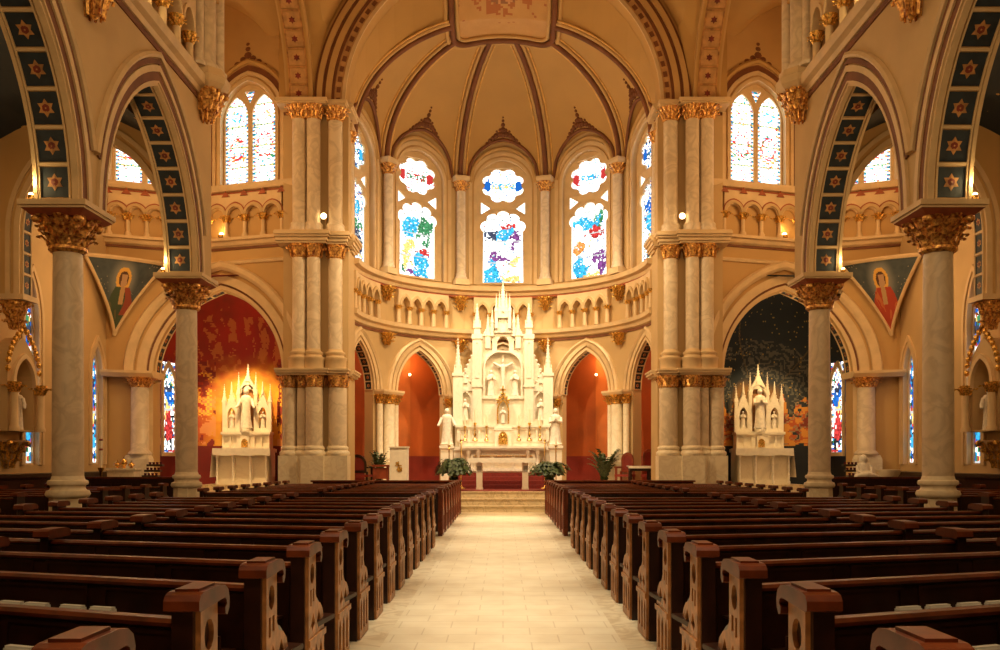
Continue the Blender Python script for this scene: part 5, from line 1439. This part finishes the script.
# prie-dieu
x = (381.5-503)*25.9/FPX
t = thing('prie_dieu', 'brown wooden kneeling desk beside the white lectern', 'kneeler', (x, 25.9, FLZ))
for a in (-1, 1):
    mb = MB(lambda u, v, w, a=a: (x+a*.20+u, 25.9+w, v)); mb.box(-.03, .03, FLZ, 0, 0, 0) if False else None
    mb = MB(lambda u, v, w, a=a: (x+a*.20+w, 25.9+u, v)); mb.prism([(-.2, FLZ), (.2, FLZ), (.2, FLZ+.12), (.04, FLZ+.3), (.06, 1.28), (-.2, 1.28), (-.2, FLZ+.05)], -.03, .03); mb.build('side_panel', 'redwood', t)
mb = MB(); mb.box(x-.26, x+.26, 25.66, 26.0, 1.28, 1.34); mb.build('book_rest', 'redwood', t)
mb = MB(); mb.box(x-.17, x+.17, 25.72, 25.74, FLZ+.35, 1.25); mb.build('front_panel', 'redwood', t)
mb = MB(); mb.box(x-.17, x+.17, 25.9, 26.2, FLZ+.12, FLZ+.18); mb.build('kneeling_pad', 'dado', t)
mb = MB(); figure(mb, x-.02, 25.60, .70, .45); 
# votive stands by the chapel pilasters
for s in (-1, 1):
    x, y = s*(503-153)*24.0/FPX*1.0, 24.0
    x = s*9.65
    t = thing('votive_stand', f'dark stepped votive light stand at the {SIDE[s]} chapel', 'votive stand', (x, y, 0), 'votive stands')
    mb = MB()
    for a in (-1, 1): mb.box(x+a*.16-.03, x+a*.16+.03, y-.2, y+.2, 0, 1.0)
    mb.build('frame', 'iron', t)
    for k in range(3):
        mb = MB(); mb.box(x-.22, x+.22, y-.24+.16*k, y-.08+.16*k, 1.0+.15*k, 1.06+.15*k); q = mb.build('tier', 'iron', t)
        mb = MB()
        for i in range(4): mb.lathe(x-.15+.10*i, y-.16+.16*k, [(.03, 1.06+.15*k), (.04, 1.12+.15*k)], 8)
        mb.build('votive_glasses', 'votive', q)
# left: altar-like chest with brasses and tall paschal candle
x, y = (124-503)*23.6/FPX, 23.6
t = thing('stone_chest', 'small white stone cabinet with brass vessels by the left aisle wall', 'cabinet', (x, y, 0))
mb = MB(); mb.box(x-.36, x+.36, y-.22, y+.22, 0, 1.20); mb.box(x-.33, x+.33, y-.235, y-.22, .12, 1.10); mb.build('body', 'base', t)
mb = MB(); mb.box(x-.40, x+.40, y-.26, y+.26, 1.20, 1.26); mb.build('top', 'base', t)
for dx, h, lb in ((-.18, .16, 'left-hand'), (0, .24, 'middle'), (.2, .14, 'right-hand')):
    v = thing('brass_vessel', f'{lb} brass vessel on the small white cabinet', 'vessel', (x+dx, y, 1.26), 'brass vessels on the cabinet')
    mb = MB(); mb.lathe(x+dx, y, [(.05, 1.26), (.03, 1.29), (.09, 1.26+h*.5), (.08, 1.26+h*.8), (.04, 1.26+h)], 12); mb.build('bowl', 'brass', v, 50)
    mb = MB(); mb.lathe(x+dx, y, [(.045, 1.26+h), (.01, 1.29+h), (.015, 1.32+h)], 8); mb.build('lid', 'brass', v, 50)
x, y = (101-503)*22.6/FPX, 22.6
t = thing('paschal_candle', 'tall candle on a brass floor stand by the left aisle wall', 'candle stand', (x, y, 0))
mb = MB(); mb.lathe(x, y, [(.18, 0), (.18, .05), (.06, .12), (.03, .2), (.03, .7), (.07, .78), (.03, .86), (.03, 1.15), (.08, 1.25), (.08, 1.28)], 12); mb.build('stand', 'brass', t, 45)
mb = MB(); mb.lathe(x, y, [(.035, 1.28), (.035, 2.55)], 10); k = mb.build('candle', 'wax', t)
mb = MB(); mb.ball((x, y, 2.0), (.05, .05, .04), 8, 5); mb.build('red_wax_band', 'rosered', k)
mb = MB(); mb.ball((x, y, 1.75), (.05, .05, .04), 8, 5); mb.build('red_wax_band', 'rosered', k)
# right: seated statue and stone font
x, y = (864-503)*23.0/FPX, 23.0
t = thing('seated_statue', 'pale stone statue of a seated veiled figure by the right chapel', 'statue', (x, y, 0))
mb = MB(); mb.box(x-.40, x+.40, y-.34, y+.34, 0, .72); mb.build('base', 'base', t)
mb = MB(); figure(mb, x, y, .72, .88, arms='lap', seated=True, wide=1.15)
mb.ball((x, y+.04, .72+.88*.86), (.115, .10, .15), 10, 6)
mb.tube([(x-.26, y-.20, 1.06), (x, y-.27, 1.10), (x+.28, y-.20, 1.04)], [.05, .075, .05], 8)
mb.build('figure', 'stone', t, 60)
x, y = (888-503)*23.6/FPX, 23.6
t = thing('stone_font', 'round pale stone font beside the seated statue, right side', 'font', (x, y, 0))
mb = MB(); mb.lathe(x, y, [(.26, 0), (.26, .1), (.17, .2), (.15, .85), (.2, .95)], 12); mb.build('pedestal', 'base', t, 40)
mb = MB(); mb.lathe(x, y, [(.2, .95), (.3, 1.1), (.32, 1.22), (.28, 1.22), (.2, 1.1)], 16); mb.build('basin', 'base', t, 40)

# ------------------------------------------------------------------ wall shrines
for s in (-1, 1):
    sd = SIDE[s]; yc = 19.75; xw = s*XA; W0 = 10.75
    F = lambda u, v, w: (s*(W0+.10+w), yc+u, v)      # u along the wall, w towards the wall
    t = thing('wall_shrine', f'gilt canopied wall shrine with a statue group on a leaf bracket, {sd} aisle wall', 'shrine', (s*XA, yc, 1.5), 'wall shrines of the aisles')
    mb = MB(F); mb.box(-.72, .72, -.22, .47, 2.02, 2.12); mb.box(-.66, .66, -.16, .47, 1.92, 2.02); mb.build('shelf', 'trim', t)
    mb = MB(F); mb.prism(arch(0, .62, 3.25, 1.0, 10, 2.12), .05, .47, [arch(0, .44, 3.2, .62, 8, 2.16)[::-1]]); mb.poly([(-.5, 2.1, .42), (.5, 2.1, .42), (.5, 3.9, .42), (-.5, 3.9, .42)])
    c = mb.build('niche', 'wall', t)
    mb = MB(F); pa = arch(0, .44, 3.2, .62, 10, 3.1); mb.band(pa, -.04, .06, .05, -.03); mb.build('arch_moulding', 'trim', c, 35); mb = MB(F)
    for k in range(9):
        q = k/8
        for e in (-1, 1):
            p = F(e*(.64-.64*q**1.6), 3.5+.98*q**.8, .02); mb.xf = IDENT; mb.ball(p, (.06, .08, .08), 6, 4); mb.xf = F
    mb.xf = IDENT; p = F(0, 4.55, .1); mb.ball(p, (.10, .12, .16), 8, 5); p = F(0, 4.75, .1); mb.ball(p, (.05, .06, .12), 6, 4); mb.build('gilt_crockets', 'gold', c)
    for e in (-1, 1):
        p = F(e*.54, 0, -.06)
        mb = MB(); mb.lathe(p[0], p[1], [(.11, 2.12), (.11, 2.2), (.085, 2.24), (.075, 3.0)], 12); k = mb.build('colonnette', 'trim', t, 45)
        mb = MB(); mb.lathe(p[0], p[1], [(.075, 2.97), (.09, 3.0), (.14, 3.15), (.15, 3.2)], 12); leafwork(mb, p[0], p[1], 3.02, 3.16, .08, .13, 8, 1); mb.build('capital', 'gold', k, 50)
    p = F(0, 0, .40)
    mb = MB(); mb.lathe(p[0], p[1], [(.05, 1.30), (.10, 1.45), (.2, 1.7), (.36, 1.92)], 12); b = mb.build('bracket', 'trim', t, 45)
    mb = MB(); leafwork(mb, p[0], p[1], 1.34, 1.92, .10, .40, 10, 3); mb.build('foliage', 'gold', b, 50)
    g = thing('statue_group', f'pale statue group of two robed figures in the {sd} aisle wall shrine', 'statue', F(0, 2.12, .15), 'statue groups of the wall shrines')
    for e, h in ((-.15, 1.22), (.16, 1.02)):
        p = F(e-.06, 0, .24); mb = MB(); figure(mb, p[0], p[1], 2.12, h, rot=s*PI/2*-1 if False else 0, arms='pray' if e < 0 else 'open'); mb.build('figure', 'stone', g, 60)
    # gilt sconce ornament on the wall further on
    p = F(0, 0, 0)
    yb = 22.9
    o = thing('gilt_wall_plaque', f'tall gilt carved plaque on the {sd} aisle wall behind the near column', 'plaque', (s*XA, yb, 2.6), 'gilt wall plaques')
    mb = MB(lambda u, v, w: (s*(XA-w), yb+u, v)); mb.prism([(-.22, 2.9), (0, 2.6), (.22, 2.9), (.22, 3.7), (0, 4.15), (-.22, 3.7)], 0, .08); mb.build('frame', 'gold', o)
    mb = MB(lambda u, v, w: (s*(XA-w), yb+u, v)); mb.prism([(-.15, 3.0), (.15, 3.0), (.15, 3.65), (-.15, 3.65)], .08, .09); mb.build('picture', 'coffer', o)
# ------------------------------------------------------------------ pews
XE = 1.145                                # aisle face of the pew ends
def ellipse(cx, cy, a, b, n=12): return [(cx+a*cos(2*PI*i/n), cy+b*sin(2*PI*i/n)) for i in range(n)]
def end_proto(s, carved=True):
    """pew end at the aisle; local origin at the aisle face, back edge; x outward is s*"""
    root = thing('pew_end_proto', None, None)
    def P(u, v, w): return (s*w, u, v)    # u forward, v up, w away from the aisle
    if carved:
        prof = [(0, 0), (.50, 0), (.50, .40), (.485, .47), (.44, .54), (.36, .59), (.27, .62), (.245, .66), (.245, .91), (.0, .91), (0, .84)]
    else:
        prof = [(0, 0), (.46, 0), (.46, .42), (.40, .60), (.30, .70), (.27, .90), (0, .90)]
    mb = MB(P); mb.prism(prof, .02, .10); e = mb.build('end_panel', 'wood' if carved else 'rail', None)
    if carved:
        out = [(.03, .02), (.47, .02), (.47, .39), (.455, .46), (.42, .52), (.35, .565), (.26, .59), (.225, .64), (.225, .89), (.03, .89)]
        holes = [[(.065+.135*k, .08), (.14+.135*k, .08), (.14+.135*k, .28), (.1025+.135*k, .335), (.065+.135*k, .28)] for k in range(3)]
        holes += [[(c, .405), (c+.055, .465), (c, .535), (c-.055, .465)] for c in (.15, .31)]
        holes += [ellipse(.125, .775, .055, .062), [(.07, .58), (.11, .58), (.11, .68), (.07, .68)], [(.14, .60), (.18, .60), (.18, .68), (.14, .68)]]
        mb = MB(P); mb.prism(out, 0, .02, [h[::-1] for h in holes])
        mb.sweep([(.02, .37), (.48, .37)], [(-.02, .0), (-.02, -.012), (.02, -.012), (.02, 0)])
        mb.build('carved_face', 'endface', e)
    else:
        mb = MB(P); mb.prism([(.03, .05), (.43, .05), (.43, .41), (.37, .57), (.27, .66), (.24, .85), (.03, .85)], .004, .02, [[(.09, .12), (.37, .12), (.37, .40), (.09, .40)]]); mb.build('carved_face', 'endface' if False else 'redwood', e)
    # scrolled cap
    mb = MB(P)
    cap = [(-.05, .895), (-.048, .93), (-.03, .95), (0, .958), (.20, .958), (.255, .95), (.295, .925), (.31, .885), (.305, .85), (.28, .825), (.255, .835), (.255, .86), (.275, .87), (.268, .89), (.245, .90), (-.03, .888)]
    if carved: mb.prism(cap, -.022, .112); mb.prism([(.01, .955), (.19, .955), (.19, .968), (.01, .968)], .0, .09)
    else: mb.prism([(-.03, .90), (-.02, .945), (.27, .945), (.29, .90)], -.015, .115)
    mb.build('scroll_cap', 'rail', e)
    for a in list(root.children): pass
    bpy.data.objects.remove(root)
    return e
def bench_proto(s, L, plain=False):
    """seat, back and rack along +x (outward), local origin at the inner end, rear face at y=0"""
    P = lambda u, v, w: (s*u, w, v)
    parts = []
    mb = MB(P)
    mb.loft([[(u, z, y) for y, z in ((.02, .10), (.045, .10), (.105, .83), (.075, .83))] for u in (0, L)])
    k = int(L/1.15)
    for i in range(1, k+1):
        u = L*i/(k+1); mb.loft([[(u+a, z, y) for a, y in ((-.04, .0-.004), (.04, -.004), (.04, .03), (-.04, .03))] for z in (.12, .12)]) if False else None
    b = mb.build('backrest', 'wood', None)
    mb = MB(P)
    mb.loft([[(u, z, y) for y, z in ((.045, .815), (.04, .83), (.055, .845), (.10, .847), (.12, .836), (.115, .818))] for u in (0, L)]); mb.build('top_rail', 'rail', b, 40)
    mb = MB(P)
    for i in range(k+1):
        u = L*(i+.5)/(k+1); w = L/(k+1)*.5-.05
        for (a0, a1, z0, z1) in ((u-w, u+w, .20, .22), (u-w, u+w, .78, .80), (u-w, u-w+.02, .22, .78), (u+w-.02, u+w, .22, .78)):
            f = lambda z: .02+(z-.10)/.76*.055
            mb.loft([[(a, z, f(z)+d) for a, d in ((a0, -.008), (a1, -.008), (a1, .01), (a0, .01))] for z in (z0, z1)])
    mb.build('back_moulding', 'wood', b)
    parts.append(b)
    mb = MB(P); mb.loft([[(u, z, y) for y, z in ((.07, .40), (.52, .44), (.53, .455), (.52, .47), (.07, .43))] for u in (0, L)]); parts.append(mb.build('seat', 'wood', None))
    mb = MB(P); mb.loft([[(u, z, y) for y, z in ((-.10, .52), (.03, .52), (.04, .535), (-.085, .535), (-.085, .62), (-.10, .62))] for u in (.08, L-.08)]); parts.append(mb.build('book_rack', 'wood', None))
    mb = MB(P); mb.loft([[(u, z, y) for y, z in ((-.26, .16), (-.10, .16), (-.10, .22), (-.26, .22))] for u in (.1, L-.1)])
    kn = mb.build('kneeler', 'wood', None)
    mb = MB(P)
    for i in range(4):
        u = .2+(L-.4)*i/3; mb.loft([[(u+a, z, y) for a, y in ((-.02, -.22), (.02, -.22), (.02, -.14), (-.02, -.14))] for z in (0, .16)])
    mb.build('kneeler_foot', 'iron', kn)
    parts.append(kn)
    return parts
def partition_proto(s):
    P = lambda u, v, w: (s*w, u, v)
    mb = MB(P); mb.prism([(0, 0), (.46, 0), (.46, .44), (.40, .58), (.26, .66), (.24, .88), (0, .88)], -.03, .03); e = mb.build('partition', 'wood', None)
    mb = MB(P); mb.prism([(-.05, .875), (-.04, .915), (-.01, .93), (.22, .93), (.28, .915), (.30, .88), (.28, .86), (-.03, .86)], -.06, .06); mb.build('scroll_cap', 'rail', e)
    return e
def scrap(o):
    for c in list(o.children): scrap(c)
    bpy.data.objects.remove(o)

XO = 5.8
pews = {}
for s in (-1, 1):
    sd = SIDE[s]
    e_c, e_p, prt = end_proto(s, True), end_proto(s, False), partition_proto(s)
    bn = bench_proto(s, 1.0)
    # one bench mesh set, stretched per row only through the angle of the row
    benches = {}
    rows = [('near', 2.35+.916*k, k) for k in range(14)]+[('far', 16.65+.916*k, k) for k in range(8)]
    for blk, y, k in rows:
        tn = max(.015, .44-.028*y); an = math.atan(tn)
        if blk == 'near':
            if k == 0: lb = f'carved dark wood pew {sd} of the aisle, nearest to the viewer'
            else: lb = f'carved dark wood pew {sd} of the aisle, {ORD[k]} row from the viewer'
        else:
            lb = f'plain-ended wooden pew {sd} of the aisle, {ORD[7-k]} row from the altar steps'
        t = thing('pew', lb, 'pew', (s*XE, y, 0), f'pews {sd} of the aisle, {blk} block')
        inv = Matrix.Identity(4)
        def put(o, dx, dy, rz=0.0):
            c = o.copy(); COL.objects.link(c); c.parent = t; c.matrix_parent_inverse = inv
            c.location = (s*dx, dy, 0); c.rotation_euler = (0, 0, rz)
            for ch in list(o.children): copy_tree(ch, c)
            return c
        put(e_c if blk == 'near' else e_p, 0, 0)
        dl = XO-XE
        put(prt, 3.5-XE, (3.5-XE-.08)*tn)
        q = put(prt, dl, (dl-.08)*tn); q.name = 'outer_end'
        Lb = (dl-.10)/cos(an)
        key = round(Lb, 3)
        if key not in benches: benches[key] = bench_proto(s, Lb)
        for o in benches[key]: put(o, .09, 0, s*an)
        pews[sd, blk, k] = (t, y, tn)
    for L_ in benches.values():
        for o in L_: scrap(o)
    for o in bn: scrap(o)
    for o in (e_c, e_p, prt): scrap(o)
# front screen of the front block
for s in (-1, 1):
    y = 23.75
    t = thing('pew_screen', f'panelled wooden screen in front of the foremost pew, {SIDE[s]} of the aisle', 'pew screen', (s*XE, y, 0), 'front pew screens')
    a, b = sorted((s*XE, s*(XO-.6)))
    mb = MB(); mb.box(a, b, y, y+.05, 0, .88)
    n = 8
    for i in range(n):
        u0 = a+(b-a)*(i+.1)/n; u1 = a+(b-a)*(i+.9)/n; mb.box(u0, u1, y-.015, y, .15, .75)
    mb.build('panel', 'rail', t)
    mb = MB(); mb.box(a-.02, b+.02, y-.16, y+.08, .88, .925); mb.build('top_rail', 'rail', t)

# aisle pews beyond the columns
for s in (-1, 1):
    sd = SIDE[s]; bnc = bench_proto(s, 2.6); prt = partition_proto(s)
    for k in range(10):
        y = 11.2+1.02*k
        if abs(y-19.25) < .0: continue
        lb = f'dark wood pew in the {sd} side aisle, ' + ('foremost' if k == 9 else f'{ORD[9-k]} row from the chapel')
        t = thing('aisle_pew', lb, 'pew', (s*8.0, y, 0), f'pews of the {sd} side aisle')
        for o, dx in [(prt, 0), (prt, 2.66)]+[(q, .03) for q in bnc]:
            c = o.copy(); COL.objects.link(c); c.parent = t; c.location = (s*dx, 0, 0)
            if o is prt: c.name = 'end_panel'
            for ch in list(o.children): copy_tree(ch, c)
    for o in bnc+[prt]: scrap(o)
# tall dark panels (confessional fronts) closing the aisle pews near the wall
for s in (-1, 1):
    y = 22.0
    a, b = sorted((s*7.8, s*10.9))
    t = thing('aisle_screen', f'low panelled dark wood screen before the {SIDE[s]} chapel', 'screen', ((a+b)/2, y, 0), 'low screens before the chapels')
    mb = MB(); mb.box(a, b, y, y+.06, 0, 1.0)
    for i in range(6):
        u0 = a+(b-a)*(i+.08)/6; u1 = a+(b-a)*(i+.92)/6; mb.box(u0, u1, y-.015, y, .12, .88)
    mb.build('panel', 'wood', t)
    mb = MB(); mb.box(a-.02, b+.02, y-.04, y+.1, 1.0, 1.05); mb.build('top_rail', 'rail', t)

# hymn books standing in the racks
def hymnal(s, k, x, i, n):
    t0, y, tn = pews[SIDE[s], 'near', k]
    yy = y+(x-XE-.09)*tn-.045; an = s*math.atan(tn)
    where = f'in the {ORD[k]} pew rack {SIDE[s]} of the aisle'
    which = 'standing alone' if n == 1 else ORD[i]+' along'
    t = thing('hymnal', f'white hymn booklet {where}, {which}', 'book', (s*x, yy, .535), 'hymnals in the pew racks', an)
    Mx = Matrix.Translation((s*x, yy, .535)) @ Matrix.Rotation(an, 4, 'Z')
    xf = lambda a, b, c: tuple(Mx @ Vector((a, b, c)))
    mb = MB(xf); mb.box(-.066, .066, -.014, .014, .006, .180); mb.build('pages', 'page', t)
    mb = MB(xf); mb.box(-.07, .07, -.018, -.014, 0, .170); mb.box(-.07, .07, .014, .018, 0, .170); mb.box(-.07, -.066, -.018, .018, 0, .170); mb.build('cover', 'page', t)
for s in (-1, 1):
    xs = [2.02, 2.20, 2.42, 2.58] if s < 0 else [2.05, 2.23, 2.42, 2.60]
    for i, x in enumerate(xs): hymnal(s, 2, x, i, 4)
    hymnal(s, 1, 1.92, 0, 1)
# ------------------------------------------------------------------ light
def light(kind, name, loc, energy, col=(1, .72, .42), size=.5, target=None, spot=60, blend=.6, sizey=None):
    d = bpy.data.lights.new(name, kind); d.energy = energy; d.color = col
    if kind == 'AREA':
        d.shape = 'RECTANGLE' if sizey else 'DISK'; d.size = size
        if sizey: d.size_y = sizey
    else: d.shadow_soft_size = size
    if kind == 'SPOT': d.spot_size = math.radians(spot); d.spot_blend = blend
    o = bpy.data.objects.new(name, d); COL.objects.link(o); o.location = loc
    if target is not None:
        o.rotation_euler = (Vector(target)-Vector(loc)).to_track_quat('-Z', 'Y').to_euler()
    return o
WARM = (1, .62, .27)
KW = (1, .72, .38)
PALE = (1, .87, .62)
# downlights over the centre aisle, high in the nave vault
for y in (2.2, 5.2, 8.4, 11.6, 14.8, 18.0, 21.2):
    light('SPOT', 'aisle_downlight', (0, y-.6, 11.5), (3900 if y > 4 else 2900)*(1.3 if y > 17 else 1), PALE, .12, (0, y, 0), 22, 1.0)
for i, y in enumerate((3.0, 12.0)):
    light('AREA', 'nave_lantern_light', (0, y, 11.4), 130, KW, 2.2, (0, y+1.2, 0))
for s in (-1, 1):
    light('SPOT', 'sanctuary_flood_light', (s*3.7, 24.9, 12.6), 2900, PALE, .25, (0, 28.8, 2.6), 44)
    light('SPOT', 'crossing_flood_light', (s*4.9, 19.0, 11.8), 2700, KW, .3, (-s*2.6, 27.0, 2.4), 66)
    light('SPOT', 'chapel_light', (s*8.2, 25.75, 5.9), 1000 if s < 0 else 520, (1, .66, .28), .12, (s*8.2, 27.6, 2.6), 60)
    light('POINT', 'chapel_glow_light', (s*8.2, 25.7, 5.6), 22, WARM, .2)
    light('POINT', 'transept_lantern_light', (s*8.4, 21.8, 9.4), 215, WARM, .5)
    light('POINT', 'aisle_lantern_light', (s*9.2, 15.0, 6.6), 90, WARM, .4)
    light('POINT', 'aisle_lantern_light', (s*9.2, 8.0, 6.6), 70, WARM, .4)
    light('POINT', 'aisle_lantern_light', (s*9.4, 22.3, 5.6), 75, WARM, .4)
    for y in (14.0, 19.25): light('POINT', 'uplight_light', (s*(XN+.74), y-.52, 5.78), 14, (1, .7, .3), .05)
    light('POINT', 'niche_light', (s*8.15, yfront(8.15)-.16, 8.15), 4, (1, .62, .2), .04)
    light('POINT', 'passage_light', (s*3.2, 29.9, 4.9), 30, WARM, .15)
    light('POINT', 'passage_light', (s*5.2, 27.2, 4.9), 28, WARM, .15)
    light('SPOT', 'gallery_light', (s*4.5, 6.0, 9.2), 330, WARM, .3, (-s*6.6, 16.5, 8.0), 80)
    light('SPOT', 'gallery_niche_light', (s*(XN-.3), 15.2, 10.4), 60, (1, .7, .3), .1, (s*(XN), 17.3, 10.0), 60)
light('AREA', 'rear_fill_light', (0, -3.5, 9.5), 360, KW, 3.0, (0, 20, 8.5))  # added fill behind the camera, brightens columns and upper walls from the front
light('POINT', 'crossing_lantern_light', (0, 21.5, 10.0), 230, WARM, .6)
light('POINT', 'apse_lantern_light', (0, 25.6, 8.2), 260, KW, .5)
W = bpy.data.worlds.new('dim_interior'); SC.world = W; W.use_nodes = True
W.node_tree.nodes['Background'].inputs['Color'].default_value = (.9, .6, .35, 1)
W.node_tree.nodes['Background'].inputs['Strength'].default_value = .05

# ------------------------------------------------------------------ camera
cam = bpy.data.cameras.new('camera'); co = bpy.data.objects.new('camera', cam); COL.objects.link(co)
co.location = (0, 0, EYE); co.rotation_euler = (PI/2, 0, 0)
cam.sensor_width = 36; cam.lens = FPX/1000*36
cam.shift_x = -(VPX-500)/1000; cam.shift_y = (HOR-325)/1000
cam.clip_end = 200
SC.camera = co
SC.view_settings.view_transform = 'Standard'; SC.view_settings.look = 'None'
SC.view_settings.exposure = 0.12; SC.view_settings.gamma = 1.0; SC.view_settings.use_curve_mapping = False
SC.cycles.use_denoising = True
SC.cycles.max_bounces = 8
